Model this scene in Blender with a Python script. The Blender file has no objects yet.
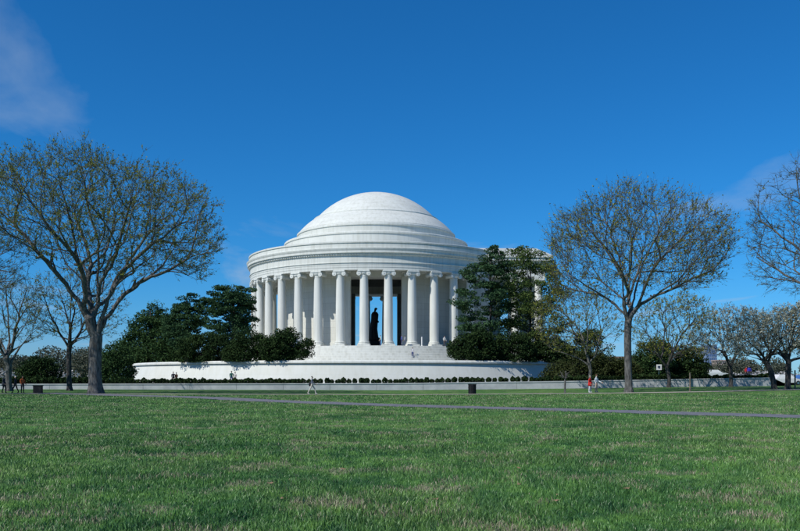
import bpy, bmesh, math, random
import numpy as np
from mathutils import Vector, Matrix, Quaternion
R = math.radians
rng = np.random.default_rng(7)
random.seed(7)
sc = bpy.context.scene
C = sc.collection

# ------------------------------------------------------------------ camera
F = 870.0            # focal length in 800-px picture units
HOR = 379.0          # horizon row
EYE = 1.6
cam = bpy.data.cameras.new('camera'); cam.sensor_width = 36.0
cam.lens = F / 800 * 36.0
cam.shift_y = (HOR - 265.5) / 800.0
cam.clip_start = 0.1; cam.clip_end = 9000
co = bpy.data.objects.new('camera', cam); C.objects.link(co)
co.location = (0, 0, EYE); co.rotation_euler = (R(90), 0, 0)
sc.camera = co

# ------------------------------------------------------------------ light
SUN_EL, SUN_AZ = 45.0, 52.0      # azimuth measured from behind the camera towards the left
sd = Vector((-math.sin(R(SUN_AZ)) * math.cos(R(SUN_EL)), -math.cos(R(SUN_AZ)) * math.cos(R(SUN_EL)), math.sin(R(SUN_EL))))
sun = bpy.data.lights.new('sun', 'SUN'); sun.energy = 4.2; sun.angle = R(0.53); sun.color = (1.0, 0.975, 0.90)
so = bpy.data.objects.new('sun', sun); C.objects.link(so); so.location = (-60, -60, 80)
so.rotation_euler = (-sd).to_track_quat('-Z', 'Y').to_euler()

world = bpy.data.worlds.new('World'); sc.world = world; world.use_nodes = True
wn, wl = world.node_tree.nodes, world.node_tree.links
wn.clear()
wo = wn.new('ShaderNodeOutputWorld'); bg = wn.new('ShaderNodeBackground'); bg.inputs[1].default_value = 0.088
sky = wn.new('ShaderNodeTexSky'); sky.sky_type = 'NISHITA'; sky.sun_disc = False
sky.sun_elevation = R(SUN_EL); sky.sun_rotation = math.atan2(sd.x, sd.y)
sky.air_density = 1.0; sky.dust_density = 0.1; sky.ozone_density = 3.0; sky.altitude = 50
hs = wn.new('ShaderNodeHueSaturation'); hs.inputs['Hue'].default_value = 0.5; hs.inputs['Saturation'].default_value = 1.0; hs.inputs['Value'].default_value = 1.0
# slide-film colour response of the blue sky: red falls off faster where the sky is purer blue
srgb = wn.new('ShaderNodeSeparateColor'); wl.new(sky.outputs[0], srgb.inputs[0])
def wmath(op, a, b):
    q = wn.new('ShaderNodeMath'); q.operation = op
    for k_, v_ in enumerate((a, b)):
        if isinstance(v_, float): q.inputs[k_].default_value = v_
        else: wl.new(v_, q.inputs[k_])
    return q.outputs[0]
r_b = wmath('MINIMUM', wmath('DIVIDE', srgb.outputs[0], srgb.outputs[2]), 1.0)
crgb = wn.new('ShaderNodeCombineColor')
wl.new(wmath('MULTIPLY', wmath('MULTIPLY', srgb.outputs[0], r_b), 0.34), crgb.inputs[0])
wl.new(wmath('MULTIPLY', srgb.outputs[1], 0.70), crgb.inputs[1]); wl.new(wmath('MULTIPLY', srgb.outputs[2], 1.22), crgb.inputs[2])
wl.new(crgb.outputs[0], hs.inputs['Color'])
# thin cirrus: stretched noise on the plane of the high clouds
tc = wn.new('ShaderNodeTexCoord'); sep = wn.new('ShaderNodeSeparateXYZ'); wl.new(tc.outputs['Generated'], sep.inputs[0])
mx = wn.new('ShaderNodeMath'); mx.operation = 'MAXIMUM'; mx.inputs[1].default_value = 0.03; wl.new(sep.outputs[2], mx.inputs[0])
dv = wn.new('ShaderNodeVectorMath'); dv.operation = 'DIVIDE'; wl.new(tc.outputs['Generated'], dv.inputs[0])
cmb = wn.new('ShaderNodeCombineXYZ')
for i in range(3): wl.new(mx.outputs[0], cmb.inputs[i])
wl.new(cmb.outputs[0], dv.inputs[1])
mp = wn.new('ShaderNodeMapping'); mp.vector_type = 'POINT'
mp.inputs['Rotation'].default_value = (0, 0, R(-8)); mp.inputs['Scale'].default_value = (0.72, 0.24, 0.0); mp.inputs['Location'].default_value = (6.38, 4.75, 0.0)
wl.new(dv.outputs[0], mp.inputs[0])
n1 = wn.new('ShaderNodeTexNoise'); n1.inputs['Scale'].default_value = 1.0; n1.inputs['Detail'].default_value = 7; n1.inputs['Roughness'].default_value = 0.55; n1.inputs['Distortion'].default_value = 0.5
wl.new(mp.outputs[0], n1.inputs['Vector'])
cr = wn.new('ShaderNodeValToRGB'); cr.color_ramp.elements[0].position = 0.57; cr.color_ramp.elements[1].position = 0.84
cr.color_ramp.elements[1].color = (0.78, 0.78, 0.78, 1)
wl.new(n1.outputs[0], cr.inputs[0])
mix = wn.new('ShaderNodeMixRGB'); mix.inputs[2].default_value = (4.2, 5.4, 6.8, 1)
wl.new(cr.outputs[0], mix.inputs[0]); wl.new(hs.outputs[0], mix.inputs[1])
wl.new(mix.outputs[0], bg.inputs[0]); wl.new(bg.outputs[0], wo.inputs[0])

vs = sc.view_settings
vs.view_transform = 'Standard'; vs.look = 'None'; vs.gamma = 1.0; vs.use_curve_mapping = False
vs.exposure = 0.08
sc.cycles.sample_clamp_direct = 12.0; sc.cycles.sample_clamp_indirect = 4.0

# ------------------------------------------------------------------ helpers
def P(px, py, d):
    return Vector(((px - 400) / F * d, d, EYE - (py - HOR) / F * d))

def tag(o, label=None, cat=None, group=None, kind=None):
    if label: o['label'] = label
    if cat: o['category'] = cat
    if group: o['group'] = group
    if kind: o['kind'] = kind
    return o

def empty(name, loc, rz=0.0, label=None, cat=None, group=None, kind=None):
    o = bpy.data.objects.new(name, None); C.objects.link(o)
    o.location = loc; o.rotation_euler = (0, 0, rz); o.empty_display_size = 0.3
    return tag(o, label, cat, group, kind)

def link(name, me, mat=None, parent=None, loc=None, rz=0.0, smooth=False):
    if mat is not None and len(me.materials) == 0: me.materials.append(mat)
    o = bpy.data.objects.new(name, me); C.objects.link(o)
    if parent is not None: o.parent = parent
    if loc is not None: o.location = loc
    if rz: o.rotation_euler = (0, 0, rz)
    if smooth: me.polygons.foreach_set('use_smooth', np.ones(len(me.polygons), bool))
    return o

def mesh_np(name, V, groups, uv=None):
    """V (n,3); groups = list of (m,k) index arrays."""
    me = bpy.data.meshes.new(name)
    V = np.asarray(V, np.float32)
    groups = [np.asarray(g, np.int32) for g in groups if len(g)]
    me.vertices.add(len(V)); me.vertices.foreach_set('co', V.ravel())
    loops = np.concatenate([g.ravel() for g in groups])
    sizes = np.concatenate([np.full(len(g), g.shape[1], np.int32) for g in groups])
    starts = np.concatenate([[0], np.cumsum(sizes)[:-1]]).astype(np.int32)
    me.loops.add(len(loops)); me.loops.foreach_set('vertex_index', loops)
    me.polygons.add(len(sizes)); me.polygons.foreach_set('loop_start', starts); me.polygons.foreach_set('loop_total', sizes)
    if uv is not None:
        ul = me.uv_layers.new(name='UVMap')
        ul.data.foreach_set('uv', np.asarray(uv, np.float32)[loops].ravel())
    me.update(calc_edges=True); me.validate()
    return me

class MB:
    """collects simple shapes into one mesh"""
    def __init__(s): s.v = []; s.f = []
    def add(s, vs_, fs):
        b = len(s.v); s.v += [tuple(v) for v in vs_]; s.f += [tuple(i + b for i in f) for f in fs]; return s
    def box(s, x0, x1, y0, y1, z0, z1):
        return s.add([(x0,y0,z0),(x1,y0,z0),(x1,y1,z0),(x0,y1,z0),(x0,y0,z1),(x1,y0,z1),(x1,y1,z1),(x0,y1,z1)],
                     [(0,3,2,1),(4,5,6,7),(0,1,5,4),(1,2,6,5),(2,3,7,6),(3,0,4,7)])
    def tube(s, pts, rad, k=8, cap=True):
        pts = [Vector(p) for p in pts]
        if not hasattr(rad, '__len__'): rad = [rad] * len(pts)
        vs_, fs = [], []
        for i, p in enumerate(pts):
            t = (pts[min(i + 1, len(pts) - 1)] - pts[max(i - 1, 0)]).normalized()
            ref = Vector((1, 0, 0)) if abs(t.x) < 0.8 else Vector((0, 1, 0))
            a = t.cross(ref).normalized(); b = t.cross(a)
            for j in range(k):
                w = 2 * math.pi * j / k
                vs_.append(p + (a * math.cos(w) + b * math.sin(w)) * rad[i])
        for i in range(len(pts) - 1):
            for j in range(k):
                q = (j + 1) % k
                fs.append((i*k+j, i*k+q, (i+1)*k+q, (i+1)*k+j))
        if cap:
            fs.append(tuple(range(k))[::-1]); fs.append(tuple((len(pts)-1)*k + j for j in range(k)))
        return s.add(vs_, fs)
    def lathe(s, prof, k=24, cx=0, cy=0):
        vs_, fs = [], []
        for r, z in prof:
            for j in range(k):
                w = 2 * math.pi * j / k
                vs_.append((cx + r * math.cos(w), cy + r * math.sin(w), z))
        for i in range(len(prof) - 1):
            for j in range(k):
                q = (j + 1) % k
                fs.append((i*k+j, i*k+q, (i+1)*k+q, (i+1)*k+j))
        fs.append(tuple(range(k))[::-1]); fs.append(tuple((len(prof)-1)*k + j for j in range(k)))
        return s.add(vs_, fs)
    def mesh(s, name):
        me = bpy.data.meshes.new(name); me.from_pydata(s.v, [], s.f); me.update()
        bm = bmesh.new(); bm.from_mesh(me); bmesh.ops.recalc_face_normals(bm, faces=bm.faces); bm.to_mesh(me); bm.free()
        return me
    def build(s, name, mat, parent=None, loc=None, rz=0.0, smooth=False):
        return link(name, s.mesh(name), mat, parent, loc, rz, smooth)

def auto_smooth(me, deg=32):
    me.polygons.foreach_set('use_smooth', np.ones(len(me.polygons), bool))
    try: me.set_sharp_from_angle(angle=R(deg))
    except Exception: pass

def ring_mesh(name, prof, k=192, closed=False, a0=0.0, a1=360.0):
    """surface of revolution with metric UVs (u along the arc, v along the profile height)"""
    full = abs(a1 - a0 - 360) < 1e-6
    n = k + 1
    ang = np.radians(np.linspace(a0, a1, n))
    prof = list(prof) + ([prof[0]] if closed else [])
    V, U = [], []
    acc = 0; 
    for i, (r, z) in enumerate(prof):
        if i: acc += math.hypot(r - prof[i-1][0], z - prof[i-1][1])
        V.append(np.stack([r*np.cos(ang), r*np.sin(ang), np.full(n, z)], 1))
        U.append(np.stack([ang * max(prof[0][0], 5.0), np.full(n, z + (0.0 if i == 0 else 0.0))], 1))
    V = np.concatenate(V); U = np.concatenate(U)
    fs = []
    for i in range(len(prof) - 1):
        j = np.arange(k)
        fs.append(np.stack([i*n+j, i*n+j+1, (i+1)*n+j+1, (i+1)*n+j], 1))
    me = mesh_np(name, V, [np.concatenate(fs)], U)
    bm = bmesh.new(); bm.from_mesh(me)
    bmesh.ops.remove_doubles(bm, verts=bm.verts, dist=1e-4)
    bmesh.ops.recalc_face_normals(bm, faces=bm.faces); bm.to_mesh(me); bm.free()
    auto_smooth(me, 25)
    return me

# ------------------------------------------------------------------ materials
def newmat(name):
    m = bpy.data.materials.new(name); m.use_nodes = True
    nt = m.node_tree; b = nt.nodes['Principled BSDF']
    return m, nt.nodes, nt.links, b

def noise_mat(name, c1, c2, scale=1.0, rough=0.8, detail=6, bump=0.0, bscale=None, coord='Object', spec=0.3, pos=(0.35, 0.65), stretch=(1, 1, 1)):
    m, n, l, b = newmat(name)
    t = n.new('ShaderNodeTexCoord'); mpn = n.new('ShaderNodeMapping'); mpn.inputs['Scale'].default_value = stretch
    l.new(t.outputs[coord], mpn.inputs[0])
    x = n.new('ShaderNodeTexNoise'); x.inputs['Scale'].default_value = scale; x.inputs['Detail'].default_value = detail
    l.new(mpn.outputs[0], x.inputs['Vector'])
    r = n.new('ShaderNodeValToRGB'); r.color_ramp.elements[0].position = pos[0]; r.color_ramp.elements[1].position = pos[1]
    r.color_ramp.elements[0].color = (*c1, 1); r.color_ramp.elements[1].color = (*c2, 1)
    l.new(x.outputs[0], r.inputs[0]); l.new(r.outputs[0], b.inputs['Base Color'])
    b.inputs['Roughness'].default_value = rough; b.inputs['Specular IOR Level'].default_value = spec
    if bump:
        y = n.new('ShaderNodeTexNoise'); y.inputs['Scale'].default_value = bscale or scale * 4; y.inputs['Detail'].default_value = 8
        l.new(mpn.outputs[0], y.inputs['Vector'])
        q = n.new('ShaderNodeBump'); q.inputs['Strength'].default_value = bump; q.inputs['Distance'].default_value = 0.05
        l.new(y.outputs[0], q.inputs['Height']); l.new(q.outputs[0], b.inputs['Normal'])
    return m

def marble(name, base=(0.67, 0.675, 0.63), joints=None, dirt=0.85, c2=0.90, mort=0.66):
    """white marble: soft clouding, rain streaks, optional ashlar joints from metric UVs"""
    m, n, l, b = newmat(name)
    t = n.new('ShaderNodeTexCoord')
    x = n.new('ShaderNodeTexNoise'); x.inputs['Scale'].default_value = 0.35; x.inputs['Detail'].default_value = 7
    l.new(t.outputs['Object'], x.inputs['Vector'])
    r = n.new('ShaderNodeValToRGB'); r.color_ramp.elements[0].position = 0.3; r.color_ramp.elements[1].position = 0.7
    r.color_ramp.elements[0].color = (*[c * 0.93 for c in base], 1); r.color_ramp.elements[1].color = (*base, 1)
    l.new(x.outputs[0], r.inputs[0])
    mp_ = n.new('ShaderNodeMapping'); mp_.inputs['Scale'].default_value = (2.2, 2.2, 0.12)
    l.new(t.outputs['Object'], mp_.inputs[0])
    s_ = n.new('ShaderNodeTexNoise'); s_.inputs['Scale'].default_value = 1.0; s_.inputs['Detail'].default_value = 5
    l.new(mp_.outputs[0], s_.inputs['Vector'])
    r2 = n.new('ShaderNodeValToRGB'); r2.color_ramp.elements[0].position = 0.32; r2.color_ramp.elements[1].position = 0.56
    r2.color_ramp.elements[0].color = (dirt, dirt * 0.995, dirt * 0.97, 1); r2.color_ramp.elements[1].color = (1, 1, 1, 1)
    l.new(s_.outputs[0], r2.inputs[0])
    mu = n.new('ShaderNodeMixRGB'); mu.blend_type = 'MULTIPLY'; mu.inputs[0].default_value = 1
    l.new(r.outputs[0], mu.inputs[1]); l.new(r2.outputs[0], mu.inputs[2])
    out = mu.outputs[0]
    if joints:
        w, h, ms = joints
        br = n.new('ShaderNodeTexBrick'); br.inputs['Scale'].default_value = 1.0
        br.inputs['Brick Width'].default_value = w; br.inputs['Row Height'].default_value = h; br.inputs['Mortar Size'].default_value = ms
        br.inputs['Color1'].default_value = (1, 1, 1, 1); br.inputs['Color2'].default_value = (c2, c2, c2 * 0.99, 1); br.inputs['Mortar'].default_value = (mort, mort, mort * 0.985, 1)
        l.new(t.outputs['UV'], br.inputs['Vector'])
        m2 = n.new('ShaderNodeMixRGB'); m2.blend_type = 'MULTIPLY'; m2.inputs[0].default_value = 1
        l.new(out, m2.inputs[1]); l.new(br.outputs[0], m2.inputs[2]); out = m2.outputs[0]
    l.new(out, b.inputs['Base Color'])
    b.inputs['Roughness'].default_value = 0.62; b.inputs['Specular IOR Level'].default_value = 0.25
    return m

def plain(name, c, rough=0.6, metal=0.0):
    m = noise_mat(name, [x * 0.82 for x in c], c, scale=6.0, rough=rough)
    m.node_tree.nodes['Principled BSDF'].inputs['Metallic'].default_value = metal
    return m

def leaf_mat(name, c1, c2, trans=0.25, scale=0.6):
    m = bpy.data.materials.new(name); m.use_nodes = True
    n, l = m.node_tree.nodes, m.node_tree.links; n.clear()
    o = n.new('ShaderNodeOutputMaterial'); d = n.new('ShaderNodeBsdfDiffuse'); tr = n.new('ShaderNodeBsdfTranslucent'); mxs = n.new('ShaderNodeMixShader')
    g = n.new('ShaderNodeNewGeometry'); x = n.new('ShaderNodeTexNoise'); x.inputs['Scale'].default_value = scale; x.inputs['Detail'].default_value = 3
    l.new(g.outputs['Position'], x.inputs['Vector'])
    ad = n.new('ShaderNodeMath'); ad.operation = 'MULTIPLY_ADD'; ad.inputs[1].default_value = 0.45
    l.new(g.outputs['Random Per Island'], ad.inputs[0]); l.new(x.outputs[0], ad.inputs[2])
    r = n.new('ShaderNodeValToRGB'); r.color_ramp.elements[0].position = 0.42; r.color_ramp.elements[1].position = 1.0
    r.color_ramp.elements[0].color = (*c1, 1); r.color_ramp.elements[1].color = (*c2, 1)
    l.new(ad.outputs[0], r.inputs[0]); l.new(r.outputs[0], d.inputs[0]); l.new(r.outputs[0], tr.inputs[0])
    mxs.inputs[0].default_value = trans
    l.new(d.outputs[0], mxs.inputs[1]); l.new(tr.outputs[0], mxs.inputs[2]); l.new(mxs.outputs[0], o.inputs[0])
    return m

M = {}
M['marble'] = marble('white_marble')
M['dome'] = marble('dome_marble', (0.68, 0.685, 0.64), (3.2, 0.85, 0.016), 0.88, 0.94, 0.78)
M['ashlar'] = marble('ashlar_marble', (0.66, 0.66, 0.615), (2.4, 1.05, 0.022), 0.92, 0.93, 0.74)
M['terrace'] = marble('terrace_marble', (0.67, 0.675, 0.63), (2.6, 1.3, 0.012), 0.95, 0.97, 0.88)
M['inner'] = marble('interior_stone_shade_toned', (0.26, 0.26, 0.26), (2.0, 1.0, 0.02), 0.9)  # dimness inside the rotunda is put into this darker stone colour
M['wallgrey'] = noise_mat('grey_limestone', (0.36, 0.37, 0.38), (0.47, 0.48, 0.48), 0.9, 0.85, bump=0.15, bscale=12)
M['bronze'] = noise_mat('dark_bronze', (0.015, 0.014, 0.013), (0.03, 0.028, 0.024), 3, 0.45, spec=0.5)
M['granite'] = noise_mat('dark_granite', (0.03, 0.03, 0.035), (0.06, 0.06, 0.065), 8, 0.5)
M['bark'] = noise_mat('grey_bark', (0.050, 0.048, 0.045), (0.165, 0.158, 0.148), 2.2, 0.95, bump=0.9, bscale=5, stretch=(3.5, 3.5, 0.7))
M['bark_dark'] = noise_mat('dark_bark', (0.028, 0.026, 0.026), (0.080, 0.075, 0.072), 2.2, 0.95, bump=0.8, bscale=5, stretch=(3, 3, 0.8))
M['twig'] = noise_mat('twig_bark', (0.05, 0.047, 0.038), (0.10, 0.095, 0.075), 3, 0.95)
M['bud'] = leaf_mat('spring_buds', (0.115, 0.135, 0.032), (0.31, 0.345, 0.090), 0.4)
M['bud_yellow'] = leaf_mat('yellow_green_young_leaves', (0.12, 0.13, 0.022), (0.34, 0.34, 0.070), 0.3)
M['blossom'] = leaf_mat('faded_blossom', (0.21, 0.235, 0.165), (0.50, 0.50, 0.42), 0.3)
M['blossom_white'] = leaf_mat('white_blossom', (0.30, 0.28, 0.28), (0.62, 0.58, 0.58), 0.3)
M['pine'] = leaf_mat('pine_needles', (0.016, 0.042, 0.022), (0.070, 0.130, 0.056), 0.1)
M['yew'] = leaf_mat('yew_needles', (0.012, 0.028, 0.012), (0.048, 0.080, 0.028), 0.1)
M['holly'] = leaf_mat('holly_leaves', (0.020, 0.050, 0.018), (0.070, 0.120, 0.044), 0.15)
M['yholly'] = leaf_mat('yellowish_leaves', (0.034, 0.064, 0.020), (0.125, 0.175, 0.052), 0.2)
M['juniper'] = leaf_mat('brown_green_needles', (0.022, 0.034, 0.013), (0.062, 0.074, 0.028), 0.1)
M['fartree'] = leaf_mat('far_spring_foliage', (0.060, 0.075, 0.055), (0.130, 0.135, 0.100), 0.2, 0.08)
M['asphalt'] = noise_mat('asphalt', (0.115, 0.115, 0.13), (0.18, 0.18, 0.20), 2.5, 0.9, bump=0.2, bscale=40)
M['gravel'] = noise_mat('pale_gravel', (0.30, 0.27, 0.22), (0.42, 0.38, 0.32), 3.0, 0.95)
M['mulch'] = noise_mat('planting_soil', (0.035, 0.035, 0.020), (0.06, 0.07, 0.03), 0.7, 0.95)
M['bin'] = noise_mat('bin_black', (0.006, 0.006, 0.007), (0.014, 0.014, 0.016), 5, 0.6)
M['white'] = plain('white_paint', (0.75, 0.75, 0.74), 0.45)
M['post'] = noise_mat('weathered_wood', (0.16, 0.12, 0.08), (0.28, 0.22, 0.16), 5, 0.9, stretch=(3, 3, 0.5))
M['rubber'] = plain('rubber', (0.02, 0.02, 0.02), 0.9)
M['glass'] = plain('dark_glass', (0.02, 0.025, 0.03), 0.08)
M['metal'] = plain('bright_metal', (0.5, 0.5, 0.5), 0.3, 1.0)

def grass_nodes(name, blades):
    m, n, l, b = newmat(name)
    g = n.new('ShaderNodeNewGeometry')
    mpz = n.new('ShaderNodeMapping'); mpz.inputs['Scale'].default_value = (1, 1, 0); l.new(g.outputs['Position'], mpz.inputs[0])
    def nz(scale, detail=4, rough=0.5):
        x = n.new('ShaderNodeTexNoise'); x.inputs['Scale'].default_value = scale; x.inputs['Detail'].default_value = detail; x.inputs['Roughness'].default_value = rough
        l.new(mpz.outputs[0], x.inputs['Vector']); return x
    def ramp(src, p0, p1, c0, c1):
        r = n.new('ShaderNodeValToRGB'); r.color_ramp.elements[0].position = p0; r.color_ramp.elements[1].position = p1
        r.color_ramp.elements[0].color = c0; r.color_ramp.elements[1].color = c1; l.new(src, r.inputs[0]); return r
    def mixc(fac, a, c, mode='MIX'):
        q = n.new('ShaderNodeMixRGB'); q.blend_type = mode
        if isinstance(fac, float): q.inputs[0].default_value = fac
        else: l.new(fac, q.inputs[0])
        for s_, v in ((1, a), (2, c)):
            if isinstance(v, tuple): q.inputs[s_].default_value = v
            else: l.new(v, q.inputs[s_])
        return q.outputs[0]
    big = ramp(nz(0.22, 5, 0.6).outputs[0], 0.33, 0.68, (0.036, 0.112, 0.030, 1), (0.115, 0.245, 0.062, 1))
    col = big.outputs[0]
    mid = ramp(nz(1.3, 5, 0.6).outputs[0], 0.35, 0.7, (0.48, 0.58, 0.70, 1), (1.32, 1.22, 1.02, 1))
    col = mixc(1.0, col, mid.outputs[0], 'MULTIPLY')
    clump = ramp(nz(3.6, 4, 0.6).outputs[0], 0.34, 0.66, (0.70, 0.76, 0.84, 1), (1.22, 1.16, 1.05, 1))
    col = mixc(1.0, col, clump.outputs[0], 'MULTIPLY')
    # broad paler, yellower areas where the turf is thin
    thin = ramp(nz(0.16, 6, 0.68).outputs[0], 0.46, 0.66, (0, 0, 0, 1), (0.38, 0.38, 0.38, 1))
    col = mixc(thin.outputs[0], col, (0.165, 0.235, 0.070, 1))
    # dead straw-brown patches
    p = ramp(nz(0.62, 7, 0.72).outputs[0], 0.515, 0.655, (0, 0, 0, 1), (0.95, 0.95, 0.95, 1))
    straw = ramp(nz(9.0, 3).outputs[0], 0.3, 0.7, (0.17, 0.15, 0.095, 1), (0.36, 0.32, 0.22, 1))
    if blades:
        ri = g.outputs['Random Per Island']
        thr = n.new('ShaderNodeMath'); thr.operation = 'LESS_THAN'; l.new(ri, thr.inputs[0]); l.new(p.outputs[0], thr.inputs[1])
        v = ramp(ri, 0.0, 1.0, (0.70, 0.80, 0.90, 1), (1.80, 1.62, 1.50, 1))
        col = mixc(1.0, col, v.outputs[0], 'MULTIPLY')
        col = mixc(thr.outputs[0], col, straw.outputs[0])
        b.inputs['Roughness'].default_value = 0.45; b.inputs['Specular IOR Level'].default_value = 0.35
    else:
        fine = ramp(nz(5.0, 6, 0.7).outputs[0], 0.3, 0.7, (0.72, 0.72, 0.72, 1), (1.22, 1.22, 1.15, 1))
        col = mixc(1.0, col, fine.outputs[0], 'MULTIPLY')
        sc_ = n.new('ShaderNodeMath'); sc_.operation = 'MULTIPLY'; sc_.inputs[1].default_value = 0.6; l.new(p.outputs[0], sc_.inputs[0])
        col = mixc(sc_.outputs[0], col, straw.outputs[0])
        b.inputs['Roughness'].default_value = 0.95; b.inputs['Specular IOR Level'].default_value = 0.1
        bp = n.new('ShaderNodeBump'); bp.inputs['Strength'].default_value = 0.6; bp.inputs['Distance'].default_value = 0.06
        l.new(nz(9.0, 8, 0.7).outputs[0], bp.inputs['Height']); l.new(bp.outputs[0], b.inputs['Normal'])
    l.new(col, b.inputs['Base Color'])
    return m
M['lawn'] = grass_nodes('lawn_turf', False)
M['blade'] = grass_nodes('grass_blades', True)

# ------------------------------------------------------------------ ground
def sstep(a, b, x):
    t = np.clip((np.asarray(x, float) - a) / (b - a), 0, 1); return t * t * (3 - 2 * t)
BX = [-90, -60, 0, 21, 36, 48, 60, 110]; BZ = [0.35, 0.31, 0.15, 0.36, 0.57, 0.70, 0.75, 0.75]
TX = BX; TZ = [0.95, 0.96, 1.07, 1.34, 1.60, 1.80, 1.90, 1.95]
def gz(x, y):
    x = np.asarray(x, float); y = np.asarray(y, float)
    far = np.interp(x, BX, BZ) * sstep(45, 108, y)
    near = 1 - sstep(28, 48, y)
    w = (np.sin(x*0.9+1.3*np.sin(y*0.5)) * np.cos(y*0.8+0.7) * 0.022 + np.sin(x*2.3+y*1.1)*np.cos(y*2.1-x*0.6) * 0.012) * near
    return far + w
def gz1(x, y): return float(gz(x, y))
def axis(a, b, s, ext): 
    core = np.arange(a, b + 1e-6, s); return np.concatenate([-np.array(ext)[::-1] + a, core, np.array(ext) + b])
gx = axis(-85, 85, 1.0, [8, 25, 60, 150, 400, 1000, 2500, 5000])
gy = np.concatenate([[-3000, -800, -200, -60, -20], np.arange(0, 50, 0.6), np.arange(50, 126, 1.0), [132, 145, 170, 220, 300, 450, 700, 1200, 2500, 6000]])
GX, GY = np.meshgrid(gx, gy)
GZ = gz(GX, GY)
nx, ny = len(gx), len(gy)
idx = np.arange(nx * ny).reshape(ny, nx)
quads = np.stack([idx[:-1, :-1], idx[:-1, 1:], idx[1:, 1:], idx[1:, :-1]], -1).reshape(-1, 4)
lawn = link('lawn', mesh_np('lawn', np.stack([GX, GY, GZ], -1).reshape(-1, 3), [quads]), M['lawn'], smooth=True)
tag(lawn, kind='structure')

def catmull(pts, n):
    pts = [np.array(p, float) for p in pts]; pts = [2*pts[0]-pts[1]] + pts + [2*pts[-1]-pts[-2]]
    out = []
    for i in range(1, len(pts) - 2):
        for t in np.linspace(0, 1, n, endpoint=False):
            a, b, c, d = pts[i-1:i+3]
            out.append(0.5*((2*b)+(c-a)*t+(2*a-5*b+4*c-d)*t*t+(3*b-a-3*c+d)*t**3))
    out.append(pts[-2]); return np.array(out)
def strip(name, pts, w, mat, lift, jit=0.13):
    c = catmull(pts, 24); t = np.gradient(c, axis=0); t /= np.linalg.norm(t, axis=1)[:, None]
    nrm = np.stack([-t[:, 1], t[:, 0]], 1); cols = np.linspace(-0.5, 0.5, 5); V = []
    for k_, s_ in enumerate(cols):
        j = rng.normal(0, jit, len(c))[:, None] if k_ in (0, 4) else 0
        q = c + nrm * (s_ * w + j)
        V.append(np.stack([q[:, 0], q[:, 1], gz(q[:, 0], q[:, 1]) + lift], 1))
    n = len(c); V = np.concatenate(V); f = []
    for k_ in range(4):
        j = np.arange(n - 1); f.append(np.stack([(k_+1)*n+j, (k_+1)*n+j+1, k_*n+j+1, k_*n+j], 1))
    o = link(name, mesh_np(name, V, [np.concatenate(f)]), mat, smooth=True); tag(o, kind='structure')
    # make sure it faces up
    if o.data.polygons[0].normal.z < 0: o.data.flip_normals()
    return c
near_path = strip('asphalt_path', [(-36, 87), (-27.5, 80), (-17, 72), (-9, 61.5), (0, 52), (7.4, 45.6), (12.5, 40.8), (17.2, 36.8), (23, 33.0), (32, 28), (45, 22)], 3.3, M['asphalt'], 0.02)
far_path = strip('gravel_path', [(-120, 85), (-60, 84), (-38, 84), (-20, 83), (-8, 82.5), (5, 82), (20, 83), (30, 85), (42, 90), (60, 97), (110, 112)], 2.2, M['gravel'], 0.03)

# raised planted ground behind the low wall
WY = 112.0
rx = np.array(list(range(-90, 49, 3)) + [48.2, 51.0, 54.0]); ry = np.array([WY + 0.30, 116, 122, 135, 170, 260, 330, 345])
RXX, RYY = np.meshgrid(rx, ry)
RZ = np.interp(RXX, TX, TZ) - 0.10
RZ = np.where(RXX > 50, 0.4, RZ); RZ = np.where(RYY > 340, -0.5, RZ)
RZ = np.where(RXX > 53, -0.5, RZ)
ix = np.arange(RXX.size).reshape(RXX.shape)
raised = link('raised_ground', mesh_np('raised_ground', np.stack([RXX, RYY, RZ], -1).reshape(-1, 3),
    [np.stack([ix[:-1, :-1], ix[:-1, 1:], ix[1:, 1:], ix[1:, :-1]], -1).reshape(-1, 4)]), M['mulch'], smooth=True)
tag(raised, kind='structure')
def rz_(x): return float(np.interp(x, TX, TZ)) - 0.10

# ------------------------------------------------------------------ low wall in front
lw = empty('low_wall', (-21, WY, 0), 0, 'long low grey stone wall running along the lawn below the clipped shrubs', 'wall')
seg = 6.0; xs0 = np.arange(-87, 48, seg)
for i, x0 in enumerate(xs0):
    x1 = min(x0 + seg - 0.03, 48.0); xm = [x0, x1]
    b0 = [float(np.interp(x, BX, BZ)) - 0.3 for x in xm]; t0 = [float(np.interp(x, TX, TZ)) - 0.14 for x in xm]; t1 = [t + 0.14 for t in t0]
    def prism(za, zb, ya, yb, ov):
        V = [(x0 - ov, ya, za[0]), (x1 + ov, ya, za[1]), (x1 + ov, yb, za[1]), (x0 - ov, yb, za[0]), (x0 - ov, ya, zb[0]), (x1 + ov, ya, zb[1]), (x1 + ov, yb, zb[1]), (x0 - ov, yb, zb[0])]
        V = [(a + 21, b - WY, c) for a, b, c in V]
        m_ = MB(); m_.add(V, [(0,3,2,1),(4,5,6,7),(0,1,5,4),(1,2,6,5),(2,3,7,6),(3,0,4,7)]); return m_
    prism(b0, t0, WY - 0.22, WY + 0.28, 0).build('wall_panel', M['wallgrey'], lw)
    prism([t + 0.002 for t in t0], t1, WY - 0.28, WY + 0.32, 0.008).build('coping_stone', M['wallgrey'], lw)

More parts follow.
